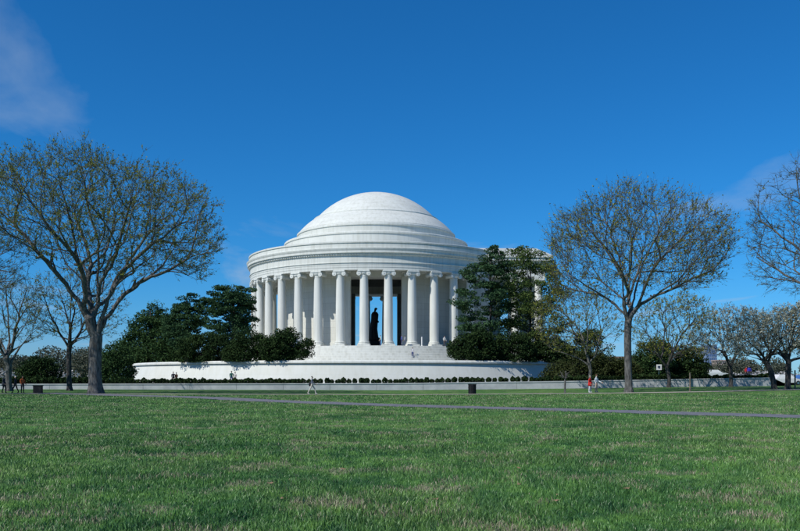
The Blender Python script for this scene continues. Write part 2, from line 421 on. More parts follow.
# ------------------------------------------------------------------ memorial
BC = Vector(((376.2 - 400) / F * 165, 165.0, 0)); BROT = -math.atan2(BC.x, BC.y)
Z0 = 7.0     # floor of the colonnade
ter = empty('terrace_wall', (BC.x, BC.y, 0.9), BROT, 'broad circular white stone terrace with a sloping outer wall below the rotunda', 'terrace')
def zs(prof, dz): return [(r, z - dz) for r, z in prof]
link('wall', ring_mesh('terrace_wall', zs([(45.0, 0.5), (44.0, 3.80)], 0.9), 256), M['terrace'], ter)
link('coping', ring_mesh('terrace_coping', zs([(43.99, 3.80), (44.3, 3.81), (44.3, 4.02), (44.2, 4.10), (44.1, 4.22), (43.2, 4.22), (43.2, 4.0)], 0.9), 256), M['marble'], ter)
link('paving', ring_mesh('terrace_paving', zs([(43.25, 4.12), (26.0, 4.13)], 0.9), 128), M['marble'], ter)

mem = empty('memorial_rotunda', (BC.x, BC.y, 4.13), BROT, 'white marble domed rotunda ringed by tall columns with a portico at its side', 'monument')
MZ = 4.13
# steps
nst = 7
for i in range(nst):
    zt = Z0 - i * (Z0 - MZ) / nst; zb = MZ - 0.02; ro = 24.55 + i * 0.42
    link('step', ring_mesh('step', zs([(ro, zb), (ro, zt - 0.02), (ro - 0.02, zt), (ro - 2.2 if i else 12.0, zt)], MZ), 192), M['marble'], mem)
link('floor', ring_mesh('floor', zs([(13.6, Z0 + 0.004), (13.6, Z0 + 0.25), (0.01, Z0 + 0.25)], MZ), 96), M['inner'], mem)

# cella wall: four arcs between the axial openings (local front = -Y, portico = +X)
OW, RO, RI, ZT = 4.35, 17.5, 13.4, 19.0
ao, ai = math.degrees(math.asin(OW / RO)), math.degrees(math.asin(OW / RI))
cw_prof_z = (Z0 - MZ, ZT - MZ)
for q in range(4):
    base = q * 90
    A = np.radians(np.linspace(base + ao, base + 90 - ao, 33)); B = np.radians(np.linspace(base + ai, base + 90 - ai, 33))
    n = 33; z0, z1 = cw_prof_z
    V = []; U = []
    for (rr, an) in ((RO, A), (RI, B)):
        for z in (z0, z1):
            V.append(np.stack([rr*np.cos(an), rr*np.sin(an), np.full(n, z)], 1)); U.append(np.stack([an * rr, np.full(n, z)], 1))
    V = np.concatenate(V); U = np.concatenate(U); j = np.arange(n - 1)
    f = [np.stack([j, j+1, n+j+1, n+j], 1), np.stack([2*n+j+1, 2*n+j, 3*n+j, 3*n+j+1], 1), np.stack([n+j, n+j+1, 3*n+j+1, 3*n+j], 1)]
    f.append(np.array([[0, n, 3*n, 2*n], [n-1, 3*n-1, 4*n-1, 2*n-1]]))
    me = mesh_np('cella_wall', V, [np.concatenate(f)], U)
    bm = bmesh.new(); bm.from_mesh(me); bmesh.ops.recalc_face_normals(bm, faces=bm.faces); bm.to_mesh(me); bm.free(); auto_smooth(me, 30)
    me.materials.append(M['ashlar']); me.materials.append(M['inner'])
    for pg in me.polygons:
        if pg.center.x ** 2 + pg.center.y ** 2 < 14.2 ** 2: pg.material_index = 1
    w = link('cella_wall', me, None, mem)
    # plinth and string course on the wall, pilasters beside the openings
    link('plinth', ring_mesh('plinth', [(RO - 0.05, z0 + 0.9), (RO + 0.12, z0 + 0.85), (RO + 0.12, z0 + 0.003), (RO - 0.05, z0 + 0.003)], 32, False, base + ao + 4.6, base + 90 - ao - 4.6), M['marble'], w)
    for s_, a_ in ((1, base + ao), (-1, base + 90 - ao)):
        # pilaster strip
        m_ = MB(); wdt = 1.35
        y0 = 0.02 * 1; m_.box(RO - 0.75, RO + 0.30, 0.03, wdt, z0 + 0.004, z1 - 0.01)
        m_.box(RO - 0.6, RO + 0.42, -0.04, wdt + 0.08, z1 - 0.75, z1 - 0.012); m_.box(RO - 0.6, RO + 0.42, -0.04, wdt + 0.08, z0 + 0.006, z0 + 0.5)
        rot = R(base) if s_ > 0 else R(base + 90)
        vv = []
        for (x, y, z) in m_.v:
            yy = (OW + y) * s_; xx = x - (RO - math.sqrt(RO**2 - OW**2))
            vv.append((xx*math.cos(rot) - yy*math.sin(rot), xx*math.sin(rot) + yy*math.cos(rot), z))
        m_.v = vv; m_.build('pilaster', M['marble'], w)
# ring above the openings, colonnade ceiling, inner dome
link('inner_entablature', ring_mesh('inner_entablature', zs([(RI - 0.15, ZT), (RO + 0.06, ZT - 0.004), (RO + 0.06, 20.3), (RI - 0.15, 20.5)], MZ), 160, True), M['ashlar'], mem)
link('ceiling', ring_mesh('ceiling', zs([(RO, 20.1), (21.9, 20.1)], MZ), 160), M['marble'], mem)
pd = [(13.3 * math.cos(a), 20.45 + 12.0 * math.sin(a)) for a in np.linspace(0, math.pi / 2 - 0.01, 20)]
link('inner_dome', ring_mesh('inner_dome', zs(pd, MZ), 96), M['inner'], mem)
# coffer beams across the colonnade ceiling
for k_ in range(36):
    a = R(k_ * 10 + 5)
    m_ = MB(); m_.box(17.6, 21.8, -0.35, 0.35, 19.55 - MZ, 20.095 - MZ)
    m_.v = [(x*math.cos(a) - y*math.sin(a), x*math.sin(a) + y*math.cos(a), z) for x, y, z in m_.v]
    if not (-42 < math.degrees(a) < 42 or math.degrees(a) > 318): m_.build('ceiling_beam', M['marble'], mem)
# entablature
ent = [(21.75, 20.15), (21.75, 19.42), (23.50, 19.40), (23.50, 19.80), (23.54, 19.81), (23.54, 20.22), (23.58, 20.23), (23.58, 20.50), (23.70, 20.54), (23.70, 20.64),
       (23.56, 20.68), (23.56, 21.70), (23.62, 21.74), (23.70, 21.80), (23.70, 22.02), (23.86, 22.04), (23.88, 22.12), (24.06, 22.14), (24.06, 22.52), (24.09, 22.54), (24.13, 22.62), (24.20, 22.78), (24.22, 22.90), (24.0, 22.96), (23.3, 23.02)]
e_ = link('entablature', ring_mesh('entablature', zs(ent, MZ), 256), M['marble'], mem)
m_ = MB()
for k_ in range(330):
    a = 2 * math.pi * k_ / 330
    q = MB(); q.box(23.68, 23.85, -0.13, 0.13, 21.82 - MZ, 22.035 - MZ)
    m_.add([(x*math.cos(a) - y*math.sin(a), x*math.sin(a) + y*math.cos(a), z) for x, y, z in q.v], q.f)
tag(m_.build('dentil_course', M['marble'], e_), kind='stuff')
# attic and stepped rings, dome
att = [(23.75, 22.95), (23.75, 23.55), (23.68, 23.58), (23.68, 23.78), (23.82, 23.80), (23.82, 24.02), (23.7, 24.08), (17.0, 24.3)]
link('attic_ring', ring_mesh('attic_ring', zs(att, MZ), 256), M['dome'], mem)
link('dome_step', ring_mesh('dome_step', zs([(17.15, 24.2), (17.15, 26.42), (17.30, 26.46), (17.30, 26.72), (17.2, 26.84), (14.6, 26.95)], MZ), 224), M['dome'], mem)
link('dome_step', ring_mesh('dome_step', zs([(14.80, 26.85), (14.80, 28.26), (14.95, 28.30), (14.95, 28.56), (14.85, 28.66), (14.2, 28.75)], MZ), 224), M['dome'], mem)
sk = [(14.62, 28.6), (14.60, 28.85)]
for t in np.linspace(0.1, 1, 9):
    sk.append((14.62 - t * 2.82, 28.85 + 2.50 * t + 0.20 * math.sin(math.pi * t)))
link('dome_skirt', ring_mesh('dome_skirt', zs(sk + [(11.80, sk[-1][1] + 0.16), (11.3, sk[-1][1] + 0.20)], MZ), 224), M['dome'], mem)
zb = sk[-1][1] - 0.0; r0 = 11.55; h0 = 36.75 - zb; rs = (r0**2 + h0**2) / (2 * h0)
dm = [(r0, zb - 0.1)] + [(rs * math.sin(th), 36.75 - rs + rs * math.cos(th)) for th in np.linspace(math.asin(r0 / rs), 0.002, 26)]
link('dome', ring_mesh('dome', zs(dm, MZ), 224), M['dome'], mem)

# columns: base, shaft, ionic capital, shared meshes
HC = 19.40 - Z0
cb = MB(); cb.box(-1.02, 1.02, -1.02, 1.02, 0.003, 0.28)
cb.lathe([(0.98, 0.282), (1.02, 0.36), (0.98, 0.46), (0.88, 0.48), (0.86, 0.56), (0.90, 0.58), (0.92, 0.64), (0.88, 0.72), (0.80, 0.74), (0.79, 0.80)], 28)
base_me = cb.mesh('column_base'); auto_smooth(base_me, 35); base_me.materials.append(M['marble'])
sh = MB(); sh.lathe([(0.79, 0.80), (0.765, 0.9), (0.765, 2.5), (0.755, 4.5), (0.735, 7.0), (0.70, 9.0), (0.655, 11.3), (0.66, 11.36), (0.69, 11.38), (0.69, 11.46), (0.655, 11.48), (0.655, 11.62)], 28)
shaft_me = sh.mesh('column_shaft'); auto_smooth(shaft_me, 35); shaft_me.materials.append(M['marble'])
cp = MB(); cp.lathe([(0.655, 11.62), (0.72, 11.66), (0.82, 11.80), (0.86, 11.95), (0.80, 12.02)], 24)
cp.box(-0.92, 0.92, -0.80, 0.80, 11.94, 12.14)
cp.box(-1.0, 1.0, -0.92, 0.92, 12.142, 12.26); cp.box(-0.95, 0.95, -0.88, 0.88, 12.262, HC - 0.003)
for s_ in (-1, 1):
    for (rr, y0, y1) in ((0.36, -0.86, -0.70), (0.36, 0.70, 0.86), (0.30, -0.72, 0.72), (0.13, -0.90, 0.90)):
        cp.tube([(s_ * 0.80, y0, 11.82), (s_ * 0.80, y1, 11.82)], rr, 18)
cap_me = cp.mesh('column_capital'); auto_smooth(cap_me, 35); cap_me.materials.append(M['marble'])
def column(x, y, rot, z=Z0):
    c = empty('column', (x, y, z - MZ), rot); c.parent = mem
    for nm, me in (('base', base_me), ('shaft', shaft_me), ('capital', cap_me)): link(nm, me, None, c)
RC = 22.75
for k_ in range(28):
    a = -45 + k_ * 10 + 90      # measured so that 0..-90 etc. run round the back; 270 = front
    a = -90 + 45 - k_ * 10      # from the portico's near side round the front, left and back
    column(RC * math.cos(R(a)), RC * math.sin(R(a)), R(a + 90))
# portico
PH = 15.0
for k_ in range(8): column(28.4, -13.7 + k_ * 27.4 / 7, R(90))
for y in (-13.7, -13.7 + 27.4 / 7, 13.7 - 27.4 / 7, 13.7): column(24.3, y, R(90) if abs(y) < 13 else 0)
por = MB()
por.box(19.6, 29.35, -14.65, -12.75, 19.405 - MZ, 20.55 - MZ); por.box(19.6, 29.35, 12.75, 14.65, 19.405 - MZ, 20.55 - MZ); por.box(27.45, 29.352, -12.75, 12.75, 19.405 - MZ, 20.548 - MZ)
por.box(19.0, 29.30, -14.6, 14.6, 20.552 - MZ, 21.7 - MZ)
por.box(19.0, 29.55, -14.85, 14.85, 21.702 - MZ, 22.08 - MZ); por.box(19.0, 30.2, -15.5, 15.5, 22.082 - MZ, 22.6 - MZ); por.box(19.0, 30.4, -15.7, 15.7, 22.602 - MZ, 22.95 - MZ)
por.build('portico_entablature', M['marble'], mem)
pr = MB(); pr.add([(12.0, -15.72, 22.953 - MZ), (12.0, 15.72, 22.953 - MZ), (12.0, 0, 26.5 - MZ), (30.5, -15.72, 22.953 - MZ), (30.5, 15.72, 22.953 - MZ), (30.5, 0, 26.5 - MZ)],
    [(0, 1, 2), (3, 5, 4), (0, 2, 5, 3), (1, 4, 5, 2), (0, 3, 4, 1)])
pr.build('portico_roof', M['dome'], mem)
for y0_, y1_ in ((-14.3, -11.0), (11.0, 14.3)): MB().box(16.6, 19.7, y0_, y1_, Z0 - MZ + 0.003, 20.5 - MZ).build('portico_wall', M['ashlar'], mem)
for i in range(7):
    zt = Z0 - i * 0.41; st = MB(); st.box(18, 30.6 + i * 0.42, -15.6 - i * 0.30, 15.6 + i * 0.30, -0.02, zt - MZ - 0.006); st.build('portico_step', M['marble'], mem)

# ------------------------------------------------------------------ organic bodies by skin modifier
def skin_mesh(name, V, E, Rad, sub=1, root=0):
    me = bpy.data.meshes.new(name); me.from_pydata([tuple(v) for v in V], [tuple(e) for e in E], []); me.update()
    o = bpy.data.objects.new(name, me); C.objects.link(o)
    sk_ = o.modifiers.new('Skin', 'SKIN'); sk_.use_smooth_shade = True; sk_.branch_smoothing = 0.5
    if not me.skin_vertices: return None
    d = me.skin_vertices[0].data
    for i, r_ in enumerate(Rad):
        d[i].radius = (r_, r_) if not hasattr(r_, '__len__') else r_
        d[i].use_root = (i == root)
    sb = o.modifiers.new('Sub', 'SUBSURF'); sb.levels = sub; sb.render_levels = sub
    dg = bpy.context.evaluated_depsgraph_get(); dg.update()
    out = bpy.data.meshes.new_from_object(o.evaluated_get(dg), preserve_all_data_layers=False, depsgraph=dg)
    bpy.data.objects.remove(o); bpy.data.meshes.remove(me)
    out.name = name
    return out

CM = {}
def cmat(c):
    if c not in CM: CM[c] = plain('cloth_%d' % len(CM), c, 0.85)
    return CM[c]
SKIN = (0.42, 0.26, 0.19)

def person(loc, face, label, top, legs, hair=(0.03, 0.02, 0.015), shoe=(0.03, 0.03, 0.03), pose='stand', h=1.72, group=None, skirt=False, coat=False, bag=None, stride=0.28, seat_z=0.0):
    """facing local +X; face = heading in degrees"""
    s = h / 1.72
    V = []; E = []; Rd = []; T = []
    def v(p, r_): V.append(Vector(p) * s); Rd.append(r_ * s); return len(V) - 1
    def e(a, b, t): E.append((a, b)); T.append(t)
    if pose == 'walk': fl, fr = stride, -stride
    else: fl, fr = 0.03, -0.03
    pel = v((0, 0, 0.95), 0.150); waist = v((0, 0, 1.10), 0.135); chest = v((0.01, 0, 1.30), 0.155); neck0 = v((0, 0, 1.44), 0.080)
    neck = v((0.01, 0, 1.50), 0.052); head = v((0.025, 0, 1.575), 0.080); crown = v((0.015, 0, 1.665), 0.078)
    nose = v((0.125, 0, 1.585), 0.014)
    e(pel, waist, 't'); e(waist, chest, 't'); e(chest, neck0, 't'); e(neck0, neck, 's'); e(neck, head, 's'); e(head, crown, 's'); e(head, nose, 's')
    for sd_, f in ((1, fl), (-1, fr)):
        hip = v((0.0, sd_ * 0.095, 0.88), 0.098)
        kx = f * 0.62 + (0.05 if pose == 'walk' else 0.01)
        knee = v((kx, sd_ * 0.10, 0.49), 0.066)
        lift = 0.05 if (pose == 'walk' and f < 0) else 0.0
        cal = v((kx * 0.5 + f * 0.5 - 0.02, sd_ * 0.10, 0.33), 0.060)
        ank = v((f - (0.03 if f < 0 else 0), sd_ * 0.10, 0.095 + lift), 0.042)
        toe = v((f + 0.15, sd_ * 0.115, 0.040), 0.038)
        heel = v((f - 0.06, sd_ * 0.10, 0.042 + lift), 0.036)
        e(pel, hip, 'l'); e(hip, knee, 'l'); e(knee, cal, 'l'); e(cal, ank, 'l'); e(ank, toe, 'f'); e(ank, heel, 'f')
        sh_ = v((0.0, sd_ * 0.19, 1.38), 0.068)
        a = -f * 0.8 if pose == 'walk' else (0.10 if pose == 'stand' else 0.0)
        if pose == 'reach' and sd_ > 0: a = 0.35
        el = v((a * 0.35 - 0.03, sd_ * 0.245, 1.11), 0.049)
        wr = v((a + 0.06, sd_ * 0.235, 0.89 + abs(a) * 0.25), 0.032)
        d_ = (V[wr] - V[el]).normalized() / 1.0
        pm = v(tuple(V[wr] / s + d_ * 0.07), 0.033)
        e(chest, sh_, 't'); e(sh_, el, 't'); e(el, wr, 't'); e(wr, pm, 's')
        fwd = Vector((1, 0, 0))
        ax = (fwd - d_ * fwd.dot(d_)).normalized()
        for q, ln in ((-0.030, 0.060), (-0.010, 0.075), (0.011, 0.080), (0.031, 0.072)):
            b0 = V[pm] / s + d_ * 0.035 + ax * q
            k1 = v(b0, 0.0095); k2 = v(b0 + d_ * ln * 0.55 + Vector((0, -sd_ * 0.012, 0)), 0.009); k3 = v(b0 + d_ * ln * 0.95 + Vector((0, -sd_ * 0.032, 0)), 0.007)
            e(pm, k1, 's'); e(k1, k2, 's'); e(k2, k3, 's')
        th = v(V[pm] / s - d_ * 0.01 + ax * 0.045, 0.011); th2 = v(V[pm] / s + d_ * 0.035 + ax * 0.062, 0.009)
        e(pm, th, 's'); e(th, th2, 's')
    body = skin_mesh('body', V, E, Rd, 1, 0)
    nf = len(body.polygons)
    cen = np.empty(nf * 3, np.float32); body.polygons.foreach_get('center', cen); cen = cen.reshape(-1, 3)
    Va = np.array([list(x) for x in V]); a = Va[[q[0] for q in E]]; b = Va[[q[1] for q in E]]; rad = np.array([max(Rd[q[0]], Rd[q[1]]) for q in E])
    ab = b - a; L2 = (ab**2).sum(1) + 1e-9
    t = np.clip(((cen[:, None] - a[None]) * ab[None]).sum(2) / L2[None], 0, 1)
    dist = np.linalg.norm(cen[:, None] - (a[None] + ab[None] * t[..., None]), axis=2) / rad[None]
    best = dist.argmin(1)
    keys = ['s', 't', 'l', 'f']
    mi = np.array([keys.index(T[q]) for q in best], np.int32)
    mi[(cen[:, 2] < 0.97 * s) & (mi == 1) & (np.abs(cen[:, 1]) < 0.16 * s) & (not coat)] = 2
    if coat: mi[(cen[:, 2] > 0.74 * s) & (mi == 2)] = 1
    for k_, c_ in zip(keys, (SKIN, top, legs, shoe)): body.materials.append(cmat(c_))
    body.polygons.foreach_set('material_index', mi)
    p = empty('person', loc, R(face), label, 'person', group)
    link('body', body, None, p, smooth=True)
    # hair cap
    bm = bmesh.new(); bmesh.ops.create_icosphere(bm, subdivisions=2, radius=0.104 * s)
    bmesh.ops.delete(bm, geom=[q for q in bm.verts if q.co.z < -0.045 * s or (q.co.x > 0.045 * s and q.co.z < 0.045 * s)], context='VERTS')
    me = bpy.data.meshes.new('hair'); bm.to_mesh(me); bm.free()
    link('hair', me, cmat(hair), p, (0.008 * s, 0, 1.632 * s), smooth=True)
    for sd_ in (-1, 1):
        bm = bmesh.new(); bmesh.ops.create_icosphere(bm, subdivisions=1, radius=0.011 * s); me = bpy.data.meshes.new('eye'); bm.to_mesh(me); bm.free()
        link('eye', me, cmat((0.02, 0.015, 0.012)), p, (0.098 * s, sd_ * 0.030 * s, 1.60 * s))
    if skirt or coat:
        zb_ = 0.70 if coat else 0.5
        m_ = MB(); m_.lathe([(0.20 * s, zb_ * s), (0.195 * s, (zb_ + 0.2) * s), (0.172 * s, 0.98 * s), (0.158 * s, 1.08 * s)], 16)
        m_.build('coat_hem' if coat else 'skirt', cmat(top if coat else legs), p, smooth=True)
    if bag:
        m_ = MB(); m_.tube([(-0.16 * s, 0.0, 0.78 * s), (-0.19 * s, 0, 0.98 * s), (-0.17 * s, 0, 1.10 * s)], [0.11 * s, 0.14 * s, 0.07 * s], 10)
        m_.build('waist_bag', cmat(bag), p, smooth=True)
    return p

# ------------------------------------------------------------------ statue in the rotunda
lo = Matrix.Translation(BC) @ Matrix.Rotation(BROT, 4, 'Z')
SZ = Z0 + 0.254
st = empty('statue', lo @ Vector((-0.25, 0, SZ)), BROT, 'dark bronze standing statue on a pedestal inside the rotunda', 'statue')
m_ = MB(); m_.box(-1.7, 1.7, -1.7, 1.7, 0, 0.3); m_.box(-1.4, 1.4, -1.4, 1.4, 0.302, 0.55); m_.lathe([(1.2, 0.552), (1.2, 0.7), (1.05, 0.78), (1.05, 1.6), (1.2, 1.68), (1.2, 1.83)], 8)
m_.build('pedestal', M['granite'], st)
s = 6.3 / 1.72; V = []; E = []; Rd = []
def v_(p, r_): V.append(Vector(p) * s); Rd.append(r_ * s); return len(V) - 1
pel = v_((0, 0, .93), .17); wa = v_((0, 0, 1.12), .155); ch = v_((.01, 0, 1.32), .17); n0 = v_((0, 0, 1.45), .085); nk = v_((.02, 0, 1.50), .055); hd = v_((.035, 0, 1.585), .085); cw = v_((.02, 0, 1.67), .08); ns = v_((.14, 0, 1.59), .015)
E += [(pel, wa), (wa, ch), (ch, n0), (n0, nk), (nk, hd), (hd, cw), (hd, ns)]
for sd_, f in ((1, .10), (-1, -.06)):
    hp = v_((0, sd_ * .09, .85), .11); kn = v_((f * .6, sd_ * .1, .5), .08); an = v_((f, sd_ * .1, .10), .055); to = v_((f + .17, sd_ * .12, .04), .045)
    sh_ = v_((0, sd_ * .19, 1.38), .085); el = v_((-.02, sd_ * .26, 1.10), .065); wr = v_((.14, sd_ * .22, 0.93), .045); hn = v_((.21, sd_ * .20, .90), .04)
    E += [(pel, hp), (hp, kn), (kn, an), (an, to), (ch, sh_), (sh_, el), (el, wr), (wr, hn)]
link('figure', skin_mesh('figure', V, E, Rd, 2, 0), M['bronze'], st, (0, 0, 1.83), smooth=True)
m_ = MB(); prof = [((-.05, 0), .25, .31), ((-.07, .55), .20, .27), ((-.02, 1.0), .185, .24), ((0, 1.3), .19, .24), ((0, 1.42), .12, .20)]
vv = []; ff = []
for (cx_, z), ax_, ay_ in [((c[0], c[1] + .005 if i == 0 else c[1]), a, b) for i, (c, a, b) in enumerate(prof)]:
    for j in range(20):
        w = 2 * math.pi * j / 20; vv.append((s * (cx_ + ax_ * math.cos(w)), s * ay_ * math.sin(w), s * z))
for i in range(4):
    for j in range(20): ff.append((i*20+j, i*20+(j+1) % 20, (i+1)*20+(j+1) % 20, (i+1)*20+j))
m_.add(vv, ff); m_.build('long_coat', M['bronze'], st, (0, 0, 1.83), smooth=True)

# ------------------------------------------------------------------ trees
def in_poly(px, py, poly):
    poly = np.asarray(poly, float); r = np.zeros(len(px), bool); j = len(poly) - 1
    for i in range(len(poly)):
        xi, yi = poly[i]; xj, yj = poly[j]
        c = ((yi > py) != (yj > py)) & (px < (xj - xi) * (py - yi) / (yj - yi + 1e-12) + xi)
        r ^= c; j = i
    return r

def body_points(poly, d, n, rg, depth=0.9, shell=0.5):
    """points in a solid whose front outline is poly (picture units at distance d), round in plan"""
    poly = np.asarray(poly, float); out = []
    x0, y0 = poly.min(0); x1, y1 = poly.max(0)
    ys = np.linspace(y0, y1, 60); ext = []
    for y in ys:
        xs = []
        for i in range(len(poly)):
            a, b = poly[i - 1], poly[i]
            if (a[1] > y) != (b[1] > y): xs.append(a[0] + (y - a[1]) / (b[1] - a[1]) * (b[0] - a[0]))
        ext.append((min(xs), max(xs)) if len(xs) > 1 else ((x0 + x1) / 2, (x0 + x1) / 2))
    ext = np.array(ext)
    got = 0
    while got < n:
        u = rg.uniform(x0, x1, n * 3); w = rg.uniform(y0, y1, n * 3); k_ = in_poly(u, w, poly); u, w = u[k_], w[k_]
        l0 = np.interp(w, ys, ext[:, 0]); l1 = np.interp(w, ys, ext[:, 1]); mid = (l0 + l1) / 2; hw = (l1 - l0) / 2 + 1e-3
        half = hw * np.sqrt(np.clip(1 - ((u - mid) / hw) ** 2, 0.02, 1)) * depth / F * d
        q = rg.uniform(0, 1, len(u)) ** shell * rg.choice([-1, 1], len(u)) * half
        # keep the plan circular: thin out the rim so density stays even
        keep = rg.uniform(0, 1, len(u)) < np.clip(half / (hw * depth / F * d) + 0.35, 0, 1)
        out.append(np.stack([(u - 400) / F * d, d + q, EYE - (w - HOR) / F * d], 1)[keep]); got += keep.sum()
    return np.concatenate(out)[:n]

def tubes(pos, par, rad, main, k, sel, tang, trunk_base=None):
    i = np.nonzero(sel)[0]
    if len(i) == 0: return np.zeros((0, 3)), np.zeros((0, 4), int)
    p = par[i]; edge = pos[i] - pos[p]; el = np.linalg.norm(edge, axis=1)[:, None] + 1e-9; ed = edge / el
    cont = main[i]
    ts = np.where(cont[:, None], tang[p], ed); rs_ = np.where(cont, rad[p], np.minimum(rad[p], rad[i] * 1.25)); te = tang[i]; re_ = rad[i]
    ref = np.array([0.61, 0.77, 0.13])
    def ring(c, t, r_):
        t = t / (np.linalg.norm(t, axis=1)[:, None] + 1e-9)
        a = np.cross(t, ref); a /= np.linalg.norm(a, axis=1)[:, None] + 1e-9; b = np.cross(t, a)
        w = np.arange(k) * 2 * np.pi / k
        rr = np.repeat(r_[:, None], k, 1)
        if trunk_base is not None:
            h = c[:, 2] - trunk_base[0]; fl = np.exp(-np.clip(h, 0, None) / trunk_base[1])
            rr = rr * (1 + fl[:, None] * (0.35 + 0.28 * np.sin(5 * w + 0.6)[None] + 0.12 * np.sin(3 * w)[None]) + 0.035 * np.sin(7 * w + h[:, None] * 0.25))
        return c[:, None] + rr[..., None] * (a[:, None] * np.cos(w)[None, :, None] + b[:, None] * np.sin(w)[None, :, None])
    A = ring(pos[p], ts, rs_); B = ring(pos[i], te, re_)
    V = np.concatenate([A, B], 1).reshape(-1, 3)
    o = (np.arange(len(i)) * 2 * k)[:, None]; j = np.arange(k)[None]; jn = (np.arange(k)[None] + 1) % k
    f = np.stack([o + j, o + jn, o + k + jn, o + k + j], -1).reshape(-1, 4)
    return V, f

def leaf_quads(c, size, rg, aspect=0.6, up=0.4):
    n = len(c)
    t = rg.normal(0, 1, (n, 3)); t /= np.linalg.norm(t, axis=1)[:, None]
    nn = rg.normal(0, 1, (n, 3)); nn[:, 2] = np.abs(nn[:, 2]) + up; b = np.cross(nn, t); b /= np.linalg.norm(b, axis=1)[:, None] + 1e-9
    s_ = (size * rg.uniform(0.6, 1.4, n))[:, None]
    V = np.stack([c - t * s_ * .5, c + b * s_ * aspect * .5, c + t * s_ * .5, c - b * s_ * aspect * .5], 1).reshape(-1, 3)
    return V, np.arange(4 * n).reshape(n, 4)

